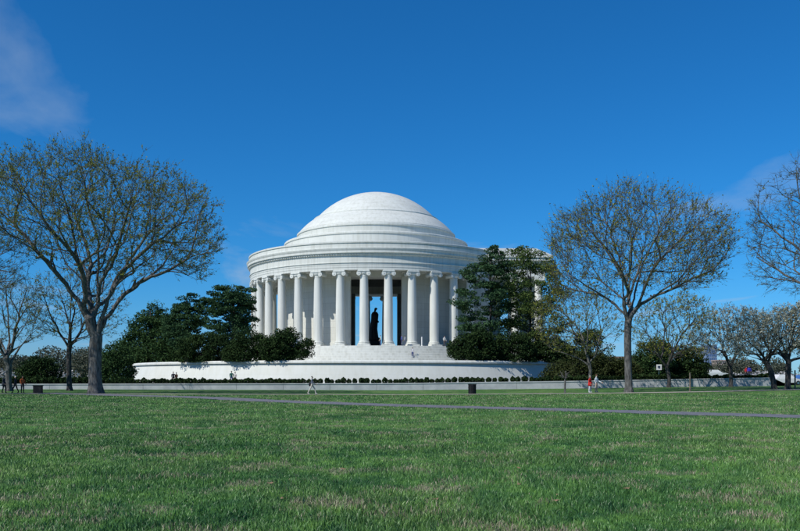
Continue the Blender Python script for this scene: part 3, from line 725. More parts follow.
def deciduous(name, label, d, trunk, limbs, poly, rad, n=1500, seed=1, twigs=3, twig_len=0.7, leaf=(2.0, 0.09, 'bud'), bark='bark', bf=0.42, r0=0.012, depth=0.9, droop=0.0, group=None, auto=4, cat='tree', base_sink=0.25):
    rg = np.random.default_rng(seed)
    def W(p): 
        q = P(p[0], p[1], d); return np.array([q.x, q.y + (p[2] if len(p) > 2 else 0), q.z])
    bx = W(trunk[0]); gzv = gz1(bx[0], bx[1])
    if bx[1] > WY: gzv = rz_(bx[0])
    pos = []; par = []; plen = []; dr = []; ok = []
    def addchain(pts, parent, allow=True):
        last = parent
        for q in pts:
            if last < 0: pos.append(q); par.append(-1); plen.append(0.0); dr.append(np.array([0, 0, 1.0]))
            else:
                v = q - pos[last]; L = np.linalg.norm(v) + 1e-9
                pos.append(q); par.append(last); plen.append(plen[last] + L); dr.append(v / L)
            ok.append(allow); last = len(pos) - 1
        return last
    tp = [W(p) for p in trunk]; tp[0][2] = gzv - base_sink
    tp = [tp[0], np.array([tp[0][0], tp[0][1], gzv + 0.02])] + tp[1:]
    cv = catmull(tp, 4)
    addchain(list(cv), -1, False)
    top = len(pos) - 1
    bpts = body_points(poly, d, int(n * 1.9) + 200, rg, depth)
    rl_ = np.abs(bpts - pos[top]); fr = np.linalg.norm(rl_ / np.percentile(rl_, 98, axis=0), axis=1) / 1.05
    bpts = bpts[rg.uniform(0, 1, len(bpts)) < np.clip(fr * 1.35 - 0.25, 0.10, 1)][:n + 60]; n = len(bpts) - 60
    rel = bpts - pos[top]; ln = np.linalg.norm(rel, axis=1)[:, None] + 1e-6; u_ = rel / ln; ph = rg.uniform(0, 6.28, 6)
    lob = 0.5 * np.sin(5.1 * u_[:, 0] + ph[0] + 2.2 * np.sin(3.3 * u_[:, 1] + ph[1])) + 0.35 * np.sin(9.7 * u_[:, 2] + 7.3 * u_[:, 0] + ph[2]) + 0.3 * np.sin(13 * u_[:, 1] + 11 * u_[:, 0] + ph[3])
    bpts = pos[top] + rel * np.array([1, 1, 0.925]) * (0.965 + 0.055 * lob[:, None] + np.where(rg.uniform(0, 1, (len(rel), 1)) < 0.07, 0.05, 0.0))
    limbs = list(limbs)
    limbw = [[W(p) for p in l] for l in limbs]
    # a few main limbs towards and away from the viewer so the crown is round
    cands = bpts[n:]; cands = cands[np.argsort(-np.abs(cands[:, 1] - d))][:max(auto * 2, 1)]
    for q in cands[:auto]:
        b = pos[top]; mid = b + (q - b) * 0.45 + np.array([0, 0, 0.12 * np.linalg.norm(q - b)])
        limbw.append([mid, b + (q - b) * 0.85])
    for l in limbw:
        # attach to the nearest existing node
        A = np.array(pos); Dd = np.array(dr); vq = l[0] - A; Lq = np.linalg.norm(vq, axis=1) + 1e-6
        cq = (vq * Dd).sum(1) / Lq
        k_ = np.argmin(Lq * (1 + 1.6 * (1 - cq)) + (A[:, 2] > l[0][2] - 0.2) * 50 + (np.arange(len(A)) < top - 2) * 50 + 0.02 * np.arange(len(A)))
        pts = catmull([A[k_]] + l, 4)[1:]
        wob = rg.normal(0, 1, pts.shape) * 0.0035 * np.linalg.norm(l[-1] - A[k_])
        addchain(list(pts + wob), int(k_))
    cap = len(pos) + n * 8
    Pn = np.zeros((cap, 3)); Dn = np.zeros((cap, 3)); Ln = np.zeros(cap); On = np.zeros(cap, bool); Pr = np.zeros(cap, int)
    m = len(pos); Pn[:m] = pos; Dn[:m] = dr; Ln[:m] = plen; On[:m] = ok; Pr[:m] = par
    tips = []
    pen = np.where(On[:m], 0, 1e6)
    Pe = np.zeros(cap); Pe[:m] = pen; Pe[top] = 0
    step = 0.6 * d / 85
    for q in bpts[:n]:
        v = q - Pn[:m]; L = np.sqrt((v * v).sum(1)) + 1e-6
        ca = (v * Dn[:m]).sum(1) / L
        cost = L * (1 + 0.7 * (1 - ca)) + bf * Ln[:m] + Pe[:m]
        k_ = int(cost.argmin()); Lk = L[k_]
        ns_ = int(np.clip(Lk / step, 1, 6)); a = Pn[k_]; c1 = a + (q - a) * 0.2 + Dn[k_] * Lk * 0.22 * max(ca[k_], 0.15) + np.array([0, 0, 0.03 * Lk])
        last = k_; 
        for t in np.linspace(0, 1, ns_ + 1)[1:]:
            x = (1 - t)**2 * a + 2*t*(1 - t) * c1 + t*t * q
            if t < 1: x = x + rg.normal(0, 0.03 * Lk / ns_, 3)
            if droop: x[2] -= droop * t * t * Lk * 0.15
            vv_ = x - Pn[last]; l_ = np.linalg.norm(vv_) + 1e-9
            Pn[m] = x; Dn[m] = vv_ / l_; Ln[m] = Ln[last] + l_; Pr[m] = last; On[m] = True; last = m; m += 1
        tips.append(last)
    pos, par = Pn[:m], Pr[:m]
    cnt = np.zeros(m); nch = np.zeros(m, int); np.add.at(nch, par[par >= 0], 1)
    ntip = int((nch == 0).sum()); ex = math.log(max(ntip, 3)) / math.log(rad / r0)
    acc = np.where(nch == 0, r0 ** ex, 0.0)
    bigc = np.full(m, -1); bigv = np.zeros(m)
    for i in range(m - 1, 0, -1):
        p = par[i]
        if p >= 0:
            acc[p] += acc[i]
            if acc[i] > bigv[p]: bigv[p] = acc[i]; bigc[p] = i
    rd = acc ** (1 / ex)
    rd = np.where(np.arange(m) <= top, np.maximum(rd, rad * (1 - 0.18 * np.arange(m) / max(top, 1))), rd)
    main = np.zeros(m, bool); main[bigc[bigc >= 0]] = True
    for i in range(1, m):
        p = par[i]
        if p >= 0 and rd[p] > 0.30 * rad: rd[i] = max(rd[i], rd[p] * (0.86 if main[i] else 0.50))
    ein = Dn[:m].copy(); tang = ein.copy(); has = bigc >= 0
    tang[has] = ein[has] + Dn[bigc[has]]; tang[0] = (0, 0, 1); tang /= np.linalg.norm(tang, axis=1)[:, None] + 1e-9
    base = Vector((bx[0], bx[1], gzv)); bn = np.array(base)
    root = empty(name, base, 0, label, cat, group)
    val = np.arange(m) > 0
    tr = val & (rd > 0.42 * rad) | (val & (np.arange(m) <= top))
    V, f = tubes(pos, par, rd, main, 14, tr, tang, (gzv, rad * 1.1))
    link('trunk', mesh_np('trunk', V - bn, [f]), M[bark], root, smooth=True)
    Vs, Fs, o = [], [], 0
    for k_, sel in ((7, val & ~tr & (rd > 0.06)), (4, val & ~tr & (rd <= 0.06) & (rd > 0.022)), (3, val & ~tr & (rd <= 0.022))):
        V, f = tubes(pos, par, rd, main, k_, sel, tang)
        Vs.append(V); Fs.append(f + o); o += len(V)
    link('branches', mesh_np('branches', np.concatenate(Vs) - bn, [np.concatenate(Fs)]), M[bark], root, smooth=True)
    # twigs on thin nodes
    thin = np.nonzero(val & (rd < 0.03))[0]; src = rg.choice(thin, min(len(tips) * twigs, len(thin) * 3))
    tl = twig_len * rg.uniform(0.5, 1.3, len(src)); outw = pos[src] - pos[top]; outw /= np.linalg.norm(outw, axis=1)[:, None] + 1e-6; dd = 0.7 * Dn[src] + 0.5 * outw + rg.normal(0, 0.48, (len(src), 3)) + np.array([0, 0, 0.12 - droop]); dd /= np.linalg.norm(dd, axis=1)[:, None]
    a = pos[src]; b1 = a + dd * tl[:, None] * 0.55; dd2 = dd + rg.normal(0, 0.25, dd.shape) + np.array([0, 0, 0.1 - droop * 0.6]); b2 = b1 + dd2 * tl[:, None] * 0.45
    tpos = np.concatenate([a, b1, b2]); n3 = len(src); tpar = np.concatenate([np.full(n3, -1), np.arange(n3), np.arange(n3) + n3])
    trd = np.concatenate([np.full(n3, r0), np.full(n3, r0 * 0.75), np.full(n3, r0 * 0.35)]); tt = np.concatenate([dd, dd, dd2])
    V1, f1 = tubes(tpos, tpar, trd, np.ones(3 * n3, bool), 3, tpar >= 0, tt)
    crown = link('crown', mesh_np('crown', V1 - bn, [f1]), M['twig'], root)
    dens, lsz, lm = leaf
    nl = int(n3 * dens)
    if nl:
        k_ = rg.integers(0, n3, nl); t = rg.uniform(0.2, 1.0, nl)[:, None]
        c = np.where(t < 0.55, a[k_] + (b1 - a)[k_] * t / 0.55, b1[k_] + (b2 - b1)[k_] * (t - 0.55) / 0.45) + rg.normal(0, 0.05, (nl, 3))
        V2, f2 = leaf_quads(c, lsz, rg)
        link('young_leaves' if lm != 'blossom' else 'blossom', mesh_np('leaves', V2 - bn, [f2]), M[lm], crown)
    return root

ELM = [(-14, 205), (-8, 165), (10, 142), (40, 137), (70, 135), (100, 136), (130, 142), (152, 152), (172, 150), (195, 164), (214, 183), (226, 208), (230, 225), (226, 242), (216, 252), (213, 272), (198, 268), (178, 258), (158, 266), (136, 276), (112, 268), (85, 262), (62, 262), (38, 258), (14, 245), (-8, 232)]
deciduous('elm_tree', 'huge vase-shaped elm with a thick grey trunk standing beside the left end of the path', 85,
    [(95.5, 394.5), (95, 375), (95.5, 352), (96.5, 336)],
    [[(88, 315, -.5), (78, 297, -1), (64, 275, -2), (50, 255, -3), (37, 240, -3), (20, 222, -3.5), (5, 208, -4)],
     [(91, 318, .5), (86, 300, 1), (80, 280, 2), (82, 262, 2.5), (75, 240, 3), (62, 215, 4), (52, 185, 5)],
     [(97, 305, 0), (97, 275, .3), (99, 243, -.5), (93, 212, -1), (90, 182, -1.5), (86, 155, -2)],
     [(100, 300, -.3), (105, 283, -1), (120, 262, -2), (132, 240, -3), (142, 215, -4), (150, 185, -5), (158, 165, -5)],
     [(105, 318, .3), (114, 303, .8), (124, 290, 1.2), (140, 278, 1.5), (165, 266, 2), (187, 254, 2), (207, 249, 2)],
     [(104, 315, -.5), (114, 295, -1), (127, 275, -1.2), (145, 256, -1.5), (168, 240, -2), (192, 224, -2), (214, 216, -2)],
     [(102, 300, 1), (110, 275, 2.2), (122, 250, 3.5), (136, 225, 4.5), (160, 198, 6), (186, 180, 6)],
     [(95, 290, 2), (92, 265, 3.5), (106, 235, 5), (112, 205, 6), (116, 170, 7)],
     [(93, 290, -2), (88, 262, -3.5), (70, 235, -5.5), (48, 200, -6), (25, 172, -6)]],
    ELM, 0.60, 2500, 11, twigs=10, twig_len=0.95, leaf=(4.2, 0.15, 'bud'), auto=5, droop=0.12)
deciduous('spreading_tree', 'wide spreading tree just breaking into leaf behind the strolling couple', 86,
    [(629, 392.8), (628, 365), (627.5, 340), (628, 322)],
    [[(622, 300, -.5), (620, 275, -1), (612, 252, -1.5), (603, 228, -2), (590, 205, -2)],
     [(634, 302, .5), (640, 282, 1), (652, 254, 2), (668, 228, 2.5), (692, 207, 3)],
     [(620, 308, .5), (605, 295, 1), (585, 290, 1.5), (562, 284, 2)],
     [(636, 308, -.5), (655, 296, -1), (680, 284, -1.5), (706, 272, -2)],
     [(629, 300, 0), (630, 268, .3), (633, 235, .8), (628, 203, 1)],
     [(633, 296, 1.5), (648, 262, 3), (658, 235, 4.5), (660, 208, 5)],
     [(624, 292, -1.5), (608, 265, -3), (588, 245, -4), (566, 226, -5)]],
    [(545, 262), (548, 230), (553, 206), (572, 192), (600, 186), (622, 177), (650, 184), (678, 190), (705, 198), (728, 207), (738, 225), (734, 250), (722, 272), (704, 286), (676, 286), (650, 292), (612, 292), (590, 300), (562, 298), (548, 284)],
    0.35, 1700, 12, twigs=10, twig_len=1.35, leaf=(2.4, 0.17, 'bud_yellow'), auto=5)
deciduous('young_elm', 'slender upright tree with fresh leaves behind the thick-trunked elm', 100,
    [(69.5, 389.3), (69, 370), (69, 352), (70, 346)],
    [[(62, 335, -.5), (50, 325, -1), (40, 318, -1)], [(70, 325, 0), (71, 300, 0), (70, 275, 0)], [(77, 335, .5), (84, 315, 1), (95, 290, 1)], [(66, 320, .6), (58, 298, 1.2), (48, 280, 2)]],
    [(22, 300), (38, 272), (62, 256), (92, 258), (118, 274), (128, 300), (122, 325), (100, 340), (72, 340), (40, 336), (26, 322)],
    0.28, 700, 13, r0=0.010, twigs=8, leaf=(2.2, 0.15, 'bud_yellow'), bark='bark_dark', group='trees on the lawn by the low wall')
deciduous('multi_stemmed_tree', 'vase-shaped tree with several stems behind the three walkers', 97,
    [(9, 389.8), (8.5, 377), (9, 366)],
    [[(4, 350, -.5), (-4, 325, -1), (-16, 300, -1.5)], [(7, 345, .5), (4, 315, 1), (2, 285, 1)], [(13, 348, -.3), (20, 325, -.8), (32, 305, -1)], [(11, 340, .8), (14, 310, 1.5), (22, 280, 2)], [(15, 352, .5), (26, 335, 1), (40, 325, 1)]],
    [(-45, 305), (-25, 278), (0, 264), (24, 264), (42, 285), (50, 312), (46, 332), (28, 343), (-20, 345), (-42, 330)],
    0.34, 700, 14, r0=0.010, twigs=8, leaf=(1.5, 0.14, 'bud'), bark='bark')
deciduous('tall_tree', 'tall bare tree whose branches reach in beside the thick-trunked elm', 80,
    [(-72, 397), (-72, 370), (-71, 345)],
    [[(-60, 315, 0), (-45, 290, .5), (-25, 268, .5), (0, 250, 1), (18, 240, 1)], [(-80, 310, 0), (-95, 270, 0), (-110, 230, -1)], [(-70, 310, 1), (-66, 265, 2), (-60, 215, 3)], [(-62, 305, -1), (-46, 265, -2.5), (-32, 225, -3), (-12, 205, -3)]],
    [(-165, 240), (-140, 190), (-90, 160), (-40, 168), (-8, 190), (14, 215), (28, 245), (24, 270), (6, 282), (-30, 292), (-100, 296), (-150, 280)],
    0.5, 1300, 15, twigs=8, leaf=(1.2, 0.13, 'bud'), droop=0.1)
deciduous('drooping_tree', 'large tree with drooping outer branches reaching in above the pale blossom trees', 74,
    [(862, 397.5), (861, 370), (860, 340), (858, 315)],
    [[(845, 285, 0), (820, 262, .3), (795, 250, .6), (772, 246, .6), (758, 240, .6)], [(850, 280, -1), (825, 240, -2), (800, 215, -2), (772, 200, -2)], [(858, 270, 0), (845, 225, 1), (820, 185, 1.5), (795, 165, 2)], [(880, 270, 0), (905, 230, 0), (930, 190, 0)], [(862, 260, 2), (870, 200, 3), (872, 150, 3)], [(840, 295, 1), (812, 282, 1.5), (790, 276, 2)]],
    [(742, 225), (744, 200), (754, 178), (774, 158), (800, 142), (840, 118), (900, 112), (960, 150), (985, 215), (975, 265), (920, 292), (850, 296), (800, 292), (770, 284), (752, 262)],
    0.55, 1900, 16, twigs=8, leaf=(0.9, 0.12, 'bud'), droop=0.35)
deciduous('low_forked_tree', 'small forked tree with pale stems and yellowish leaves behind the red-coated walker', 104,
    [(590, 390.3), (590, 380), (590.5, 370)],
    [[(587, 355, 0), (582, 335, .3), (570, 318, .5), (556, 305, .5)], [(595, 355, -.3), (599, 335, -.8), (606, 315, -1), (612, 300, -1)], [(589, 345, 1), (590, 322, 1.6), (586, 300, 2)], [(584, 348, -1), (572, 335, -1.6), (556, 330, -2)]],
    [(530, 300), (545, 284), (575, 278), (605, 285), (622, 302), (624, 330), (612, 350), (580, 352), (548, 350), (532, 330)],
    0.20, 700, 17, r0=0.009, twigs=8, leaf=(2.4, 0.16, 'bud_yellow'), bark='bark')
deciduous('leaning_tree', 'small tree with a leaning trunk and yellow-green leaves in front of dark evergreens', 107,
    [(669, 386.6), (669, 377), (667, 368)],
    [[(661, 358, 0), (654, 342, .3), (642, 325, .5)], [(672, 352, -.5), (680, 335, -1), (694, 318, -1)], [(665, 350, .8), (668, 325, 1.4), (670, 302, 1.6)], [(656, 352, -.8), (645, 340, -1.2), (634, 338, -1.5)]],
    [(630, 330), (636, 305), (652, 290), (680, 285), (704, 292), (718, 312), (716, 338), (700, 356), (668, 358), (640, 354)],
    0.22, 800, 18, r0=0.009, twigs=8, leaf=(3.0, 0.16, 'bud_yellow'), bark='bark_dark')
deciduous('blossom_tree', 'spreading pale blossom tree with a forked dark trunk in front of the low wall', 106,
    [(731, 387.2), (731, 376), (730, 368)],
    [[(726, 356, 0), (721, 342, .3), (710, 328, .5)], [(734, 356, -.3), (737, 340, -.8), (746, 325, -1)], [(722, 350, 1), (708, 342, 1.5), (696, 336, 2)], [(738, 350, -1), (752, 342, -1.5), (764, 338, -1.6)], [(730, 345, .5), (730, 322, 1), (732, 306, 1)]],
    [(690, 330), (698, 312), (715, 302), (740, 300), (762, 306), (772, 325), (768, 345), (750, 356), (712, 358), (694, 348)],
    0.22, 650, 19, r0=0.008, twigs=8, leaf=(3.8, 0.17, 'blossom'), bark='bark_dark', group='pale blossom trees by the low wall')
deciduous('blossom_tree', 'pale blossom tree with a long limb slanting up over the end of the low wall', 93,
    [(774.5, 391.3), (773.5, 382), (771, 372)],
    [[(763, 356, 0), (754, 345, .4), (742, 336, .6)], [(772, 355, .3), (776, 340, .8), (790, 328, 1)], [(766, 352, -1), (755, 336, -1.5), (750, 322, -2)], [(770, 345, 1), (768, 325, 1.5), (766, 310, 2)]],
    [(722, 340), (730, 318), (748, 306), (775, 302), (800, 306), (815, 326), (808, 348), (785, 354), (755, 356), (732, 354)],
    0.27, 650, 20, r0=0.008, twigs=8, leaf=(3.8, 0.17, 'blossom'), bark='bark_dark', group='pale blossom trees by the low wall')
deciduous('blossom_tree', 'upright blossom tree with a straight dark trunk beside the bare post', 92,
    [(788, 391.3), (788, 378), (788.5, 362)],
    [[(783, 345, 0), (776, 330, .3), (770, 318, .5)], [(793, 345, .3), (801, 330, .8), (812, 318, 1)], [(789, 340, -.6), (790, 320, -1.2), (792, 306, -1.5)]],
    [(760, 335), (766, 316), (785, 304), (810, 304), (830, 320), (832, 342), (815, 356), (785, 358), (766, 352)],
    0.28, 520, 21, r0=0.008, twigs=8, leaf=(4.6, 0.18, 'blossom'), bark='bark_dark', group='pale blossom trees by the low wall')
deciduous('sapling', 'thin bare sapling with a tuft of twigs beside the path', 86,
    [(565, 393.8), (565, 386), (565.2, 379)],
    [[(563, 376, 0), (561, 374, 0)], [(567, 376, .1), (569, 373, .1)]],
    [(558, 376), (560, 371), (566, 369), (571, 372), (570, 378), (565, 379)], 0.085, 24, 22, twigs=1, twig_len=0.22, leaf=(0, 0, 'bud'), r0=0.008, auto=1)
# stakes
def stake(px, py, d, h, label):
    p = P(px, py, d); z = gz1(p.x, p.y)
    o = MB().tube([(0, 0, -0.15), (0.01, 0, h * .5), (0.0, 0.01, h * .97), (0, 0.01, h)], [0.085, 0.08, 0.075, 0.05], 9).build('wooden_post', M['post'], None, (p.x, p.y, z), smooth=False)
    tag(o, label, 'post')
stake(690, 392.5, 86, 1.9, 'plain wooden post standing on the lawn next to the gravel path')
stake(795, 391, 93, 2.0, 'dark wooden post beside the straight-trunked blossom tree')

# ------------------------------------------------------------------ evergreens and shrubs
def evergreen(name, label, d, poly, base_px, mat, n=9000, size=0.28, clumps=90, cr=1.0, flat=0.6, seed=1, depth=0.9, zbase=None, trunk=0.0, bark='bark_dark', group=None, cat='tree', shell=0.5, stems=(), aspect=0.5):
    rg = np.random.default_rng(seed)
    bx = P(base_px, 380, d); zb_ = zbase if zbase is not None else rz_(bx.x)
    base = np.array([bx.x, d, zb_])
    cc = body_points(poly, d, clumps, rg, depth, shell)
    k_ = rg.integers(0, clumps, n)
    rr = cr * rg.uniform(0.55, 1.25, clumps)
    off = rg.normal(0, 1, (n, 3)); off /= np.linalg.norm(off, axis=1)[:, None]; off *= (rg.uniform(0.2, 1, n) ** 0.45)[:, None]
    off[:, 2] *= flat
    c = cc[k_] + off * rr[k_][:, None]
    c[:, 2] = np.maximum(c[:, 2], zb_ + 0.05)
    V, f = leaf_quads(c, size, rg, aspect, 0.5)
    root = empty(name, base, 0, label, cat, group)
    link('crown' if cat == 'tree' else 'foliage', mesh_np('foliage', V - base, [f]), M[mat], root)
    m_ = MB(); top = cc[:, 2].max() - zb_
    r_ = trunk if trunk else 0.1
    m_.tube([(0, 0, -0.2), (0.05, 0, top * 0.3), (0.1, 0.05, top * 0.65), (0.05, 0, top * 0.92)], [r_ * 1.25, r_, r_ * 0.7, r_ * 0.2], 8)
    for q in range(min(clumps, 40)):
        e_ = cc[q] - base; h = max(0.15 * top, min(e_[2] * 0.8, top * 0.85))
        m_.tube([(0.06, 0, h), tuple((np.array([0.06, 0, h]) + e_) / 2 + np.array([0, 0, 0.1])), tuple(e_)], [r_ * 0.32, r_ * 0.2, 0.02], 4, False)
    m_.build('trunk' if cat == 'tree' else 'stems', M[bark], root, smooth=True)
    return root

TZ_ = 4.13
# left group
evergreen('conical_evergreen', 'broad conical dark evergreen at the left end of the terrace wall', 158,
    [(153, 302), (163, 312), (172, 324), (183, 336), (190, 350), (192, 366), (150, 367), (116, 367), (110, 362), (116, 350), (128, 334), (138, 318), (147, 308)], 150, 'holly', 30000, 0.42, 300, 1.5, 0.7, 31, zbase=TZ_, trunk=0.25)
evergreen('pine_tree', 'dark pine with a rounded top above the long yew hedge, next to the conical evergreen', 148,
    [(190, 293), (200, 300), (206, 315), (204, 335), (196, 350), (178, 350), (168, 340), (164, 325), (172, 312), (180, 300)], 186, 'pine', 21000, 0.34, 150, 1.25, 0.36, 32, zbase=TZ_, trunk=0.28)
evergreen('pine_tree', 'tall dark pine against the leftmost columns of the rotunda', 139,
    [(222, 286), (234, 284), (246, 289), (252, 288), (255, 300), (252, 318), (250, 334), (238, 345), (216, 344), (206, 330), (210, 312), (204, 300)], 233, 'pine', 28000, 0.32, 170, 1.25, 0.34, 33, zbase=TZ_, trunk=0.3)
for (px, poly, d, n, sd_, lb) in (
    (205, [(178, 362), (176, 348), (190, 338), (208, 334), (226, 338), (234, 350), (232, 363)], 130, 9000, 34, 'dark clipped yew on the terrace under the rounded pine'),
    (248, [(224, 361), (226, 346), (240, 337), (258, 335), (272, 342), (276, 361)], 126, 8000, 35, 'dense dark yew between two other yews on the terrace below the tall pine'),
    (287, [(262, 360), (262, 345), (274, 333), (288, 330), (300, 334), (308, 341), (315, 349), (308, 355), (304, 361)], 124, 8500, 36, 'feathery dark yew in front of the left columns on the terrace edge')):
    evergreen('yew_shrub', lb, d, poly, px, 'yew', int(n * 2.0), 0.28, 150, 0.9, 0.8, sd_, zbase=TZ_, trunk=0.12, group='yews on the terrace', cat='shrub', depth=0.55)
# right group
evergreen('pine_tree', 'ragged dark pine covering the right columns of the rotunda', 131,
    [(484, 252), (494, 246), (506, 254), (512, 275), (510, 300), (508, 330), (490, 338), (470, 340), (458, 328), (462, 312), (448, 300), (454, 290), (470, 284), (464, 272), (474, 262)], 490, 'pine', 23000, 0.30, 125, 1.2, 0.38, 37, zbase=TZ_, trunk=0.16, depth=0.8)
evergreen('leafy_evergreen', 'tall yellowish-green leafy tree in front of the portico', 133,
    [(508, 252), (522, 246), (538, 250), (552, 262), (563, 280), (568, 305), (564, 330), (546, 344), (518, 343), (500, 330), (498, 305), (492, 286), (500, 266)], 530, 'yholly', 27000, 0.30, 190, 1.2, 0.6, 38, zbase=TZ_, trunk=0.18, depth=0.8)
for (px, poly, d, n, sd_, lb) in (
    (472, [(450, 359), (450, 346), (460, 337), (474, 333), (490, 335), (496, 346), (494, 361)], 125.6, 8500, 39, 'dark yew at the right of the open steps, below the ragged pine'),
    (512, [(486, 360), (488, 344), (500, 335), (518, 333), (532, 340), (538, 362)], 127.8, 8500, 40, 'dense dark yew on the terrace edge below the yellowish leafy tree'),
    (548, [(528, 362), (530, 346), (542, 337), (558, 338), (570, 348), (574, 365)], 131, 8000, 41, 'dark yew at the right end of the terrace behind the brownish juniper')):
    evergreen('yew_shrub', lb, d, poly, px, 'yew', int(n * 2.0), 0.28, 150, 0.9, 0.8, sd_, zbase=TZ_, trunk=0.12, group='yews on the terrace', cat='shrub', depth=0.55)
for (px, poly, d, n, sd_, lb, mt) in (
    (572, [(538, 382), (546, 372), (558, 366), (572, 358), (590, 352), (604, 356), (610, 370), (608, 382)], 118, 8500, 42, 'sprawling brownish juniper at the right end of the clipped shrub row', 'juniper'),
    (618, [(598, 380), (600, 366), (612, 360), (628, 362), (638, 370), (640, 380)], 119, 6500, 43, 'brownish bush behind the wall, beside the spreading tree', 'juniper'),
    (650, [(636, 379), (634, 358), (642, 344), (656, 340), (668, 346), (672, 362), (670, 379)], 121, 9000, 44, 'dark evergreen shrub carrying the small white sign in front', 'holly'),
    (686, [(668, 378), (670, 358), (682, 346), (698, 350), (706, 364), (706, 378)], 124, 8000, 45, 'rounded dark evergreen shrub behind the leaning tree', 'yew'),
    (590, [(560, 372), (566, 345), (580, 330), (598, 332), (610, 348), (612, 372)], 134, 8000, 46, 'tall dark shrub behind the forked yellowish tree', 'holly'),
    (118, [(100, 383), (98, 362), (108, 346), (118, 344), (128, 352), (132, 368), (130, 383)], 130, 8500, 47, 'dark rounded evergreen beside the sloping end of the terrace wall', 'holly'),
    (44, [(18, 381), (22, 366), (34, 358), (50, 360), (58, 370), (58, 381)], 128, 6500, 48, 'dark low bush behind the wall next to the upright young tree', 'yew')):
    evergreen('evergreen_shrub', lb, d, poly, px, mt, int(n * 1.8), 0.28, 130, 0.95, 0.8, sd_, trunk=0.12, group='shrubs behind the low wall', cat='shrub', depth=0.7)

# clipped shrubs along the foot of the terrace wall (each one its own)
def shrub_mesh(seed, hedge=False):
    rg = np.random.default_rng(seed); n = 800
    c = rg.normal(0, 1, (n, 3)); c /= np.linalg.norm(c, axis=1)[:, None]; c *= (rg.uniform(0.3, 1, n) ** 0.35)[:, None] * (1 + 0.18 * np.sin(c[:, :1] * 5 + seed) * np.cos(c[:, 1:2] * 4))
    c *= np.array([0.42, 0.42, 0.37]); c[:, 2] += 0.36
    c[:, 2] = np.maximum(c[:, 2], 0.02)
    V, f = leaf_quads(c, 0.16, rg, 0.6, 0.5)
    me = mesh_np('shrub_foliage', V, [f]); me.materials.append(M['yew']); return me
sv = [shrub_mesh(100 + i) for i in range(6)]
stem_me = MB().tube([(0, 0, -0.12), (0, 0, 0.4)], [0.05, 0.03], 6).mesh('stem'); stem_me.materials.append(M['bark_dark'])
def clipped(x, y, z, s_, label, grp, k_):
    o = empty('clipped_shrub', (x, y, z), random.uniform(0, 6.28), label, 'shrub', grp); o.scale = (s_[0], s_[0], s_[1])
    link('foliage', sv[k_ % 6], None, o); link('stem', stem_me, None, o)
x = -38.0; k_ = 0
while x < 19.5:
    px = 400 + x / 113.2 * F
    tight = px < 300
    clipped(x, 113.2 + random.uniform(-.12, .12), rz_(x), (random.uniform(.85, 1.1) * (1.1 if tight else random.uniform(0.80, 1.05)), random.uniform(0.78, 1.12) * (1.25 if random.random() < .07 else 1)),
            'small clipped green shrub in the row at the foot of the terrace wall', 'clipped shrubs along the terrace wall', k_)
    x += random.uniform(0.52, 0.66) if tight else random.uniform(0.56, 0.92); k_ += 1
# darker hedge bushes topping the wall further out
for (x0, x1, y, sc_, lab) in ((-52, -38.6, 113.4, 1.7, 'dark hedge shrub topping the low wall behind the thick elm trunk'), (20.5, 48, 113.6, 1.35, 'dark hedge shrub topping the shaded stretch of low wall')):
    x = x0
    while x < x1:
        clipped(x, y + random.uniform(-.2, .2), rz_(x) - 0.05, (sc_ * random.uniform(.85, 1.15), sc_ * random.uniform(.65, 0.95) * (0.75 if x > 40 else 1)), lab, lab.split(' topping')[0] + 's on the low wall', k_); x += sc_ * 0.55; k_ += 1

# ------------------------------------------------------------------ far background
def wood(name, x0, x1, d, z0, h0, h1, mat, seed, n, size, label):
    rg = np.random.default_rng(seed); nc = int((x1 - x0) / (h1 * 0.30)); V = []
    cx_ = rg.uniform(x0, x1, nc); hh = rg.uniform(h0, h1, nc); cy_ = d + rg.uniform(-12, 25, nc)
    k_ = rg.integers(0, nc, n); c = rg.normal(0, 1, (n, 3)); c /= np.linalg.norm(c, axis=1)[:, None]; c *= (rg.uniform(0.1, 1, n) ** 0.4)[:, None]
    c = np.stack([cx_[k_] + c[:, 0] * hh[k_] * 0.55, cy_[k_] + c[:, 1] * hh[k_] * 0.5, z0 + hh[k_] * 0.52 + c[:, 2] * hh[k_] * 0.50], 1)
    V, f = leaf_quads(c, size, rg, 0.7, 0.4)
    o = link(name, mesh_np(name, V - np.array([(x0+x1)/2, d, z0]), [f]), M[mat], None, ((x0+x1)/2, d, z0))
    tag(o, label, 'trees', None, 'stuff')
wood('distant_wood', -320, -75, 420, 0, 11, 18, 'fartree', 61, 75000, 0.9, 'hazy far grey-green tree line behind the low wall')
wood('distant_wood', 60, 420, 430, 0, 8, 14, 'fartree', 62, 75000, 0.9, 'hazy far grey-green tree line beyond the pale blossom trees')
wood('blossom_belt', -190, -95, 255, 0, 3.2, 5.0, 'blossom_white', 63, 7000, 0.55, 'far band of white cherry blossom seen under the left trees')
wood('blossom_belt', 84, 135, 260, 0, 2.6, 4.2, 'blossom_white', 64, 6000, 0.55, 'far band of white cherry blossom beyond the low wall')

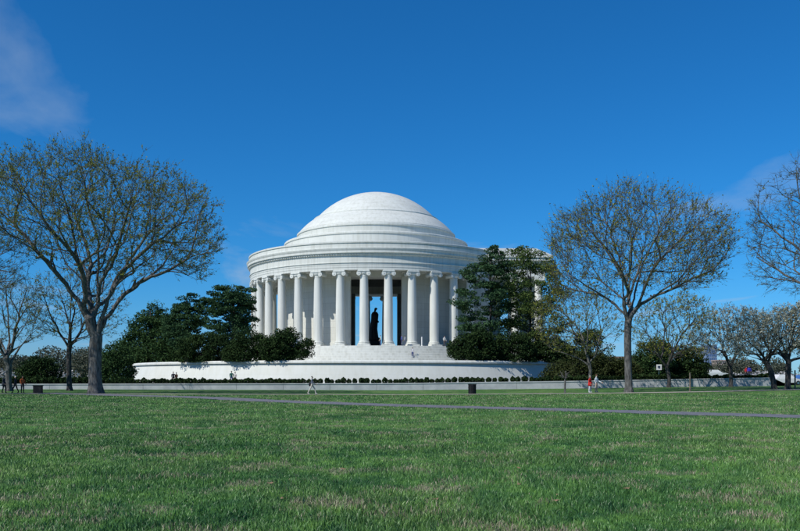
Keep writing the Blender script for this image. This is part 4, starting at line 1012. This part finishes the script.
def block(name, label, px0, px1, py0, d, depth, wallc, winc, floors, bays, roof=None):
    x0, x1 = (px0 - 400) / F * d, (px1 - 400) / F * d; h = EYE - (py0 - HOR) / F * d
    r = empty(name, ((x0 + x1) / 2, d, 0), 0, label, 'building'); w = (x1 - x0)
    MB().box(-w/2, w/2, 0, depth, -0.5, h).build('wall', plain(name + '_wall', wallc, 0.7), r)
    MB().box(-w/2 - .4, w/2 + .4, -.4, depth + .4, h + .01, h + 1.2).build('roof', plain(name + '_roof', roof or wallc, 0.7), r)
    fh = h / floors; bw = w / bays; wm = plain(name + '_window', winc, 0.15)
    wme = MB().box(-bw*.34, bw*.34, -.12, .2, -fh*.28, fh*.28).mesh('window'); wme.materials.append(wm)
    for i in range(floors):
        for j in range(bays): link('window', wme, None, r, (-w/2 + bw*(j+.5), 0, fh*(i+.55)))
block('office_tower', 'distant blue glass office block seen beyond the blossom trees', 706, 717, 346, 1150, 18, (0.20, 0.27, 0.42), (0.08, 0.14, 0.30), 9, 6)
block('pinkish_block', 'distant pinkish apartment block beside the blue office block', 716.5, 728, 361, 1000, 16, (0.45, 0.33, 0.31), (0.12, 0.12, 0.15), 5, 6)
block('low_pale_building', 'long low pale building glimpsed behind the spreading tree trunk', 598, 652, 358.5, 520, 14, (0.55, 0.52, 0.46), (0.10, 0.11, 0.12), 3, 14, (0.22, 0.16, 0.12))

# ------------------------------------------------------------------ parked cars
def car(px, d, rz, colr, label, L=4.6, H=1.42, van=False, z=None):
    x = (px - 400) / F * d; z = gz1(x, d) if z is None else z
    r = empty('parked_car', (x, d, z), R(rz), label, 'car', 'parked cars beyond the low wall'); w = 0.86
    cm_ = plain('car_paint', colr, 0.3)
    if van: prof = [(-L/2, .35), (-L/2, 1.2), (-L/2+.1, H), (L/2-1.1, H), (L/2-.45, 1.15), (L/2-.05, .95), (L/2, .35)]
    else: prof = [(-L/2, .35), (-L/2+.02, .85), (-L/2+.7, .93), (-L/2+1.25, H), (L/2-1.9, H), (L/2-1.15, .95), (L/2-.12, .80), (L/2, .35)]
    n = len(prof); V = []; 
    for sd_ in (-1, 1):
        for (a, b) in prof: V.append((a, sd_ * w * (1.0 if b < 1.0 else 0.84), b))
    m_ = MB(); m_.add(V, [tuple(range(n))[::-1], tuple(range(n, 2*n))] + [(i, (i+1) % n, n + (i+1) % n, n + i) for i in range(n)])
    m_.build('body', cm_, r)
    for sd_ in (-1, 1):
        for (a, b) in (((-L/2+1.0, -0.15), (0.0, L/2-1.55)) if not van else ((-L/2+.3, -.7), (-.55, .5), (.62, L/2-1.0))):
            zt = H - .10; g = MB(); t = .004
            ys = sd_ * (w * .86 + .03); yb = sd_ * (w + .01)
            yb = sd_ * (w * 0.93); g.add([(a, yb, .98), (b, yb, .98), (b - .1, sd_ * (w * .84 + .012), zt), (a + .12, sd_ * (w * .84 + .012), zt)], [(0, 1, 2, 3)] if sd_ < 0 else [(3, 2, 1, 0)])
            g.build('side_window', M['glass'], r)
        for a in (-L/2 + .85, L/2 - .9):
            wh = MB().tube([(a, sd_ * (w - .14), .32), (a, sd_ * (w + .03), .32)], .32, 18).build('wheel', M['rubber'], r)
            MB().tube([(a, sd_ * (w + .02), .32), (a, sd_ * (w + .045), .32)], .19, 14).build('hub_cap', M['metal'], wh)
        MB().box(L/2 - .12, L/2 + .012, sd_*.72 - .14, sd_*.72 + .14, .58, .72).build('headlight', M['white'], r)
        MB().box(-L/2 - .012, -L/2 + .1, sd_*.72 - .12, sd_*.72 + .12, .62, .78).build('tail_light', cmat((0.35, 0.02, 0.02)), r)
car(785, 122, 4, (0.72, 0.72, 0.72), 'white parked car behind the two dark blossom tree trunks', 4.7, 1.5)
car(806, 124, -4, (0.06, 0.16, 0.42), 'blue parked car behind the bare post', 4.6)
car(714, 152, 6, (0.72, 0.72, 0.71), 'white parked car showing over the hedge left of the forked blossom tree', 4.6, z=rz_((714-400)/F*152) + 0.0)

# ------------------------------------------------------------------ litter bins
def bin_(px, py, d, w, h, label, square=False):
    p = P(px, py, d); z = gz1(p.x, p.y); r = empty('litter_bin', (p.x, p.y, z), R(12), label, 'litter bin', 'litter bins along the path')
    MB().lathe([(w*.40, 0.0), (w*.42, .05), (w*.44, h*.9), (w*.40, h*.9)], 22).build('liner', M['rubber'], r)
    for k_ in range(20):
        a = 2*math.pi*k_/20; m_ = MB(); m_.box(w*.455, w*.49, -.055*w, .055*w, .03, h*.93)
        m_.v = [(x_*math.cos(a) - y_*math.sin(a), x_*math.sin(a) + y_*math.cos(a), z_) for x_, y_, z_ in m_.v]; m_.build('slat', M['bin'], r)
    MB().lathe([(w*.50, h*.93), (w*.53, h*.95), (w*.53, h), (w*.36, h), (w*.34, h*.95)], 22).build('rim', M['bin'], r)
    for zz in (.15, h*.6): MB().lathe([(w*.492, zz), (w*.505, zz), (w*.505, zz+.05), (w*.492, zz+.05)], 22).build('hoop', M['bin'], r)
bin_(472.2, 396, 84.5, 0.78, 0.95, 'black slatted litter bin standing by the gravel path in front of the wall')
def box_bin():
    p = P(38, 395, 86); z = gz1(p.x, p.y); r = empty('litter_bin', (p.x, p.y, z), R(4), 'squat square black litter bin beside the three walkers', 'litter bin', 'litter bins along the path')
    MB().box(-.36, .36, -.36, .36, 0.05, .72).build('box', M['bin'], r); MB().box(-.40, .40, -.40, .40, .722, .80).build('lid', M['rubber'], r)
    for sx in (-1, 1):
        for sy in (-1, 1): MB().box(sx*.3-.04, sx*.3+.04, sy*.3-.04, sy*.3+.04, -0.03, .048).build('foot', M['rubber'], r)
box_bin()

# small white sign on a post behind the wall
sp = P(659, 380, 116.0); sz = rz_(sp.x)
sg = empty('small_sign', (sp.x, sp.y, sz), 0, 'small white sign with a dark symbol before the dark evergreen shrub', 'sign')
MB().tube([(0, 0.04, -.2), (0, .04, 2.0)], .035, 8).build('post', M['metal'], sg)
MB().box(-.36, .36, -.02, .0, 1.32, 2.06).build('board', M['white'], sg)
mk = MB(); mk.box(-.17, .17, -.027, -.022, 1.62, 1.86); mk.box(-.10, .16, -.027, -.022, 1.50, 1.60); mk.build('symbol', cmat((0.02, 0.04, 0.09)), sg)

# ------------------------------------------------------------------ people
def ppl(px, d, *a, z=None, **k):
    x = (px - 400) / F * d; person((x, d, gz1(x, d) + 0.03 if z is None else z), *a, **k)
ppl(312, 82.4, 0, 'person in a dark vest and pale trousers striding along the gravel path', (0.10, 0.12, 0.16), (0.52, 0.48, 0.42), pose='walk', bag=(0.015, 0.015, 0.02), stride=0.36, shoe=(0.5, 0.5, 0.5))
ppl(590, 84.0, -40, 'person in a bright red coat and white trousers on the gravel path', (0.55, 0.02, 0.015), (0.62, 0.64, 0.66), hair=(0.45, 0.42, 0.38), pose='stand', coat=True, h=1.66, shoe=(0.5, 0.5, 0.5))
ppl(596.3, 84.4, -35, 'person in a white shirt and beige trousers beside the red-coated walker', (0.70, 0.72, 0.74), (0.42, 0.34, 0.28), hair=(0.12, 0.06, 0.04), pose='reach', h=1.78, shoe=(0.10, 0.10, 0.12))
ppl(4, 84.2, 0, 'person in a dark blue coat and dark trousers in front of the multi-stemmed tree', (0.03, 0.035, 0.05), (0.02, 0.025, 0.035), pose='walk', h=1.76, coat=True, stride=.12)
ppl(15.5, 84.2, 180, 'person in black with a pale cap walking beside the multi-stemmed tree', (0.02, 0.02, 0.025), (0.018, 0.018, 0.022), hair=(0.6, 0.6, 0.6), pose='walk', stride=.25, h=1.68)
ppl(22.5, 84.2, -30, 'person in an orange top and black trousers near the squat bin', (0.50, 0.11, 0.03), (0.02, 0.02, 0.025), pose='stand', h=1.72)
def bed(px, d, *a, **k): x = (px - 400) / F * d; person((x, d, rz_(x)), *a, **k)
bed(173.3, 116.0, 290, 'person in dark navy by the left part of the terrace wall', (0.03, 0.03, 0.05), (0.02, 0.02, 0.03), h=1.66)
bed(176.4, 116.0, 240, 'person in dark brown next to the one in navy by the terrace wall', (0.06, 0.03, 0.02), (0.02, 0.02, 0.02), h=1.58)
bed(231.5, 116.0, 290, 'person in a green jacket and blue jeans by the terrace wall', (0.03, 0.14, 0.11), (0.05, 0.10, 0.28), h=1.74)
bed(235.2, 116.0, 240, 'person in a white top beside the green-jacketed one at the terrace wall', (0.62, 0.58, 0.56), (0.03, 0.03, 0.04), h=1.64)
bed(746.2, 124, 280, 'person in a red jacket standing behind the hedge at the end of the wall', (0.50, 0.03, 0.03), (0.03, 0.03, 0.05), h=1.68)
bed(749, 123.4, 260, 'person in a bright blue jacket standing behind the hedge at the end of the wall', (0.03, 0.04, 0.38), (0.03, 0.03, 0.05), h=1.76)
def onb(lx, ly, z, *a, **k):
    q = lo @ Vector((lx, ly, 0)); person((q.x, q.y, z), *a, **k)
rstep = lambda r_: Z0 - max(0, math.ceil((r_ - 24.55) / 0.42)) * (Z0 - MZ) / 7
def at_px(px, rr):
    lx = (px - 376.2) / F * (165 - rr); return lx, -math.sqrt(rr * rr - lx * lx)
for (px, rr, f, lb, t_, l_, hh) in ((401.5, 24.3, 10, 'person in a blue top at the head of the rotunda steps', (0.06, 0.08, 0.30), (0.04, 0.04, 0.10), 1.74),
        (405, 24.35, 190, 'person in pale grey next to the blue-topped one at the head of the steps', (0.35, 0.36, 0.40), (0.12, 0.14, 0.22), 1.66),
        (412.8, 26.25, 270, 'person in a light shirt and blue trousers partway down the rotunda steps', (0.55, 0.55, 0.58), (0.05, 0.08, 0.22), 1.72),
        (446, 24.3, 300, 'person in a white shirt by the right-hand columns of the rotunda', (0.68, 0.66, 0.62), (0.10, 0.09, 0.09), 1.76),
        (380.6, 23.6, 180, 'person in a cream top between the two middle columns', (0.60, 0.56, 0.42), (0.10, 0.14, 0.30), 1.72)):
    lx, ly = at_px(px, rr); onb(lx, ly, rstep(rr) if rr > 24.55 else Z0, f, lb, t_, l_, h=hh)
lx, ly = at_px(422.3, 23.9); q = lo @ Vector((lx, ly, Z0))
wp = empty('white_bollard', q, 0, 'slim white post between two right-hand columns at the head of the steps', 'post')
MB().lathe([(.16, 0.0), (.16, .06), (.10, .10), (.10, 1.35), (.13, 1.38), (.11, 1.46), (.03, 1.5)], 14).build('shaft', M['white'], wp, smooth=False)

# ------------------------------------------------------------------ grass
def blades(name, dmin, dmax, n, h, w, seg3, seed, pw, lab):
    rg = np.random.default_rng(seed)
    u = rg.uniform(0, 1, n); q = 2 - pw
    d = (dmin ** q + u * (dmax ** q - dmin ** q)) ** (1 / q)
    x = rg.uniform(-0.53, 0.53, n) * d + rg.uniform(-.5, .5, n)
    # tufts: pull some blades together
    tx = np.round(x * 6 + rg.normal(0, .25, n)) / 6; ty = np.round(d * 6 + rg.normal(0, .25, n)) / 6
    pull = rg.uniform(0, 0.5, n); x = x * (1 - pull) + tx * pull; d = d * (1 - pull) + ty * pull
    # keep off the path
    dm = np.full(n, 1e9)
    for c in near_path[::3]: dm = np.minimum(dm, (x - c[0])**2 + (d - c[1])**2)
    k_ = dm > 1.72**2; x, d = x[k_], d[k_]; n = len(x)
    patch = 0.5 + 0.5 * np.sin(x * 1.1 + 1.7 * np.sin(d * .43)) * np.cos(d * .9 + np.sin(x * .7))
    hh = h * rg.uniform(.45, 1.25, n) * (0.65 + 0.6 * patch) * (1 + 0.0 * d)
    ww = w * rg.uniform(.6, 1.3, n) * np.maximum(1, d / 14)
    a = rg.uniform(0, 2*np.pi, n); lean = rg.uniform(.1, .9, n) * hh; la = rg.uniform(0, 2*np.pi, n)
    z = gz(x, d) - 0.005
    b = np.stack([x, d, z], 1); s_ = np.stack([np.cos(a) * ww / 2, np.sin(a) * ww / 2, np.zeros(n)], 1)
    l_ = np.stack([np.cos(la) * lean, np.sin(la) * lean, np.zeros(n)], 1); up = np.stack([0*x, 0*x, hh], 1)
    if seg3:
        V = np.stack([b - s_, b + s_, b + up * .6 + l_ * .3 + s_ * .8, b + up * .6 + l_ * .3 - s_ * .8, b + up * .95 + l_], 1).reshape(-1, 3)
        o = (np.arange(n) * 5)[:, None]; g = [o + np.array([[0, 1, 2, 3]]), o + np.array([[3, 2, 4]])]
    else:
        V = np.stack([b - s_, b + s_, b + up + l_], 1).reshape(-1, 3); g = [(np.arange(n) * 3)[:, None] + np.array([[0, 1, 2]])]
    o = link(name, mesh_np(name, V, g), M['blade']); tag(o, lab, 'grass', None, 'stuff')
blades('grass', 6.5, 26, 250000, 0.075, 0.0085, True, 71, 1.5, 'uneven spring grass blades of the foreground lawn')
blades('grass', 26, 80, 200000, 0.085, 0.0095, False, 72, 1.2, 'shorter grass of the lawn on both sides of the asphalt path')
# a few dead leaves on the lawn
rg = np.random.default_rng(80); lm_ = noise_mat('dead_leaf', (0.12, 0.065, 0.035), (0.26, 0.18, 0.11), 30, 0.8)
dl = bpy.data.meshes.new('dead_leaf'); dl.from_pydata([(-.045, 0, .01), (-.01, .028, .0), (.03, .022, .012), (.055, 0, .025), (.03, -.022, .004), (-.01, -.028, .012), (.005, 0, .02)], [], [(0, 6, 1), (1, 6, 2), (2, 6, 3), (3, 6, 4), (4, 6, 5), (5, 6, 0)]); dl.materials.append(lm_)
for i in range(26):
    d = rg.uniform(9.5, 22); x = rg.uniform(-.45, .45) * d
    o = link('dead_leaf', dl, None, None, (x, d, gz1(x, d) + 0.045), rg.uniform(0, 6.28)); o.scale = [rg.uniform(.8, 1.3)] * 3
    tag(o, 'dry brown leaf lying on the grass', 'leaf', 'dead leaves scattered on the lawn')
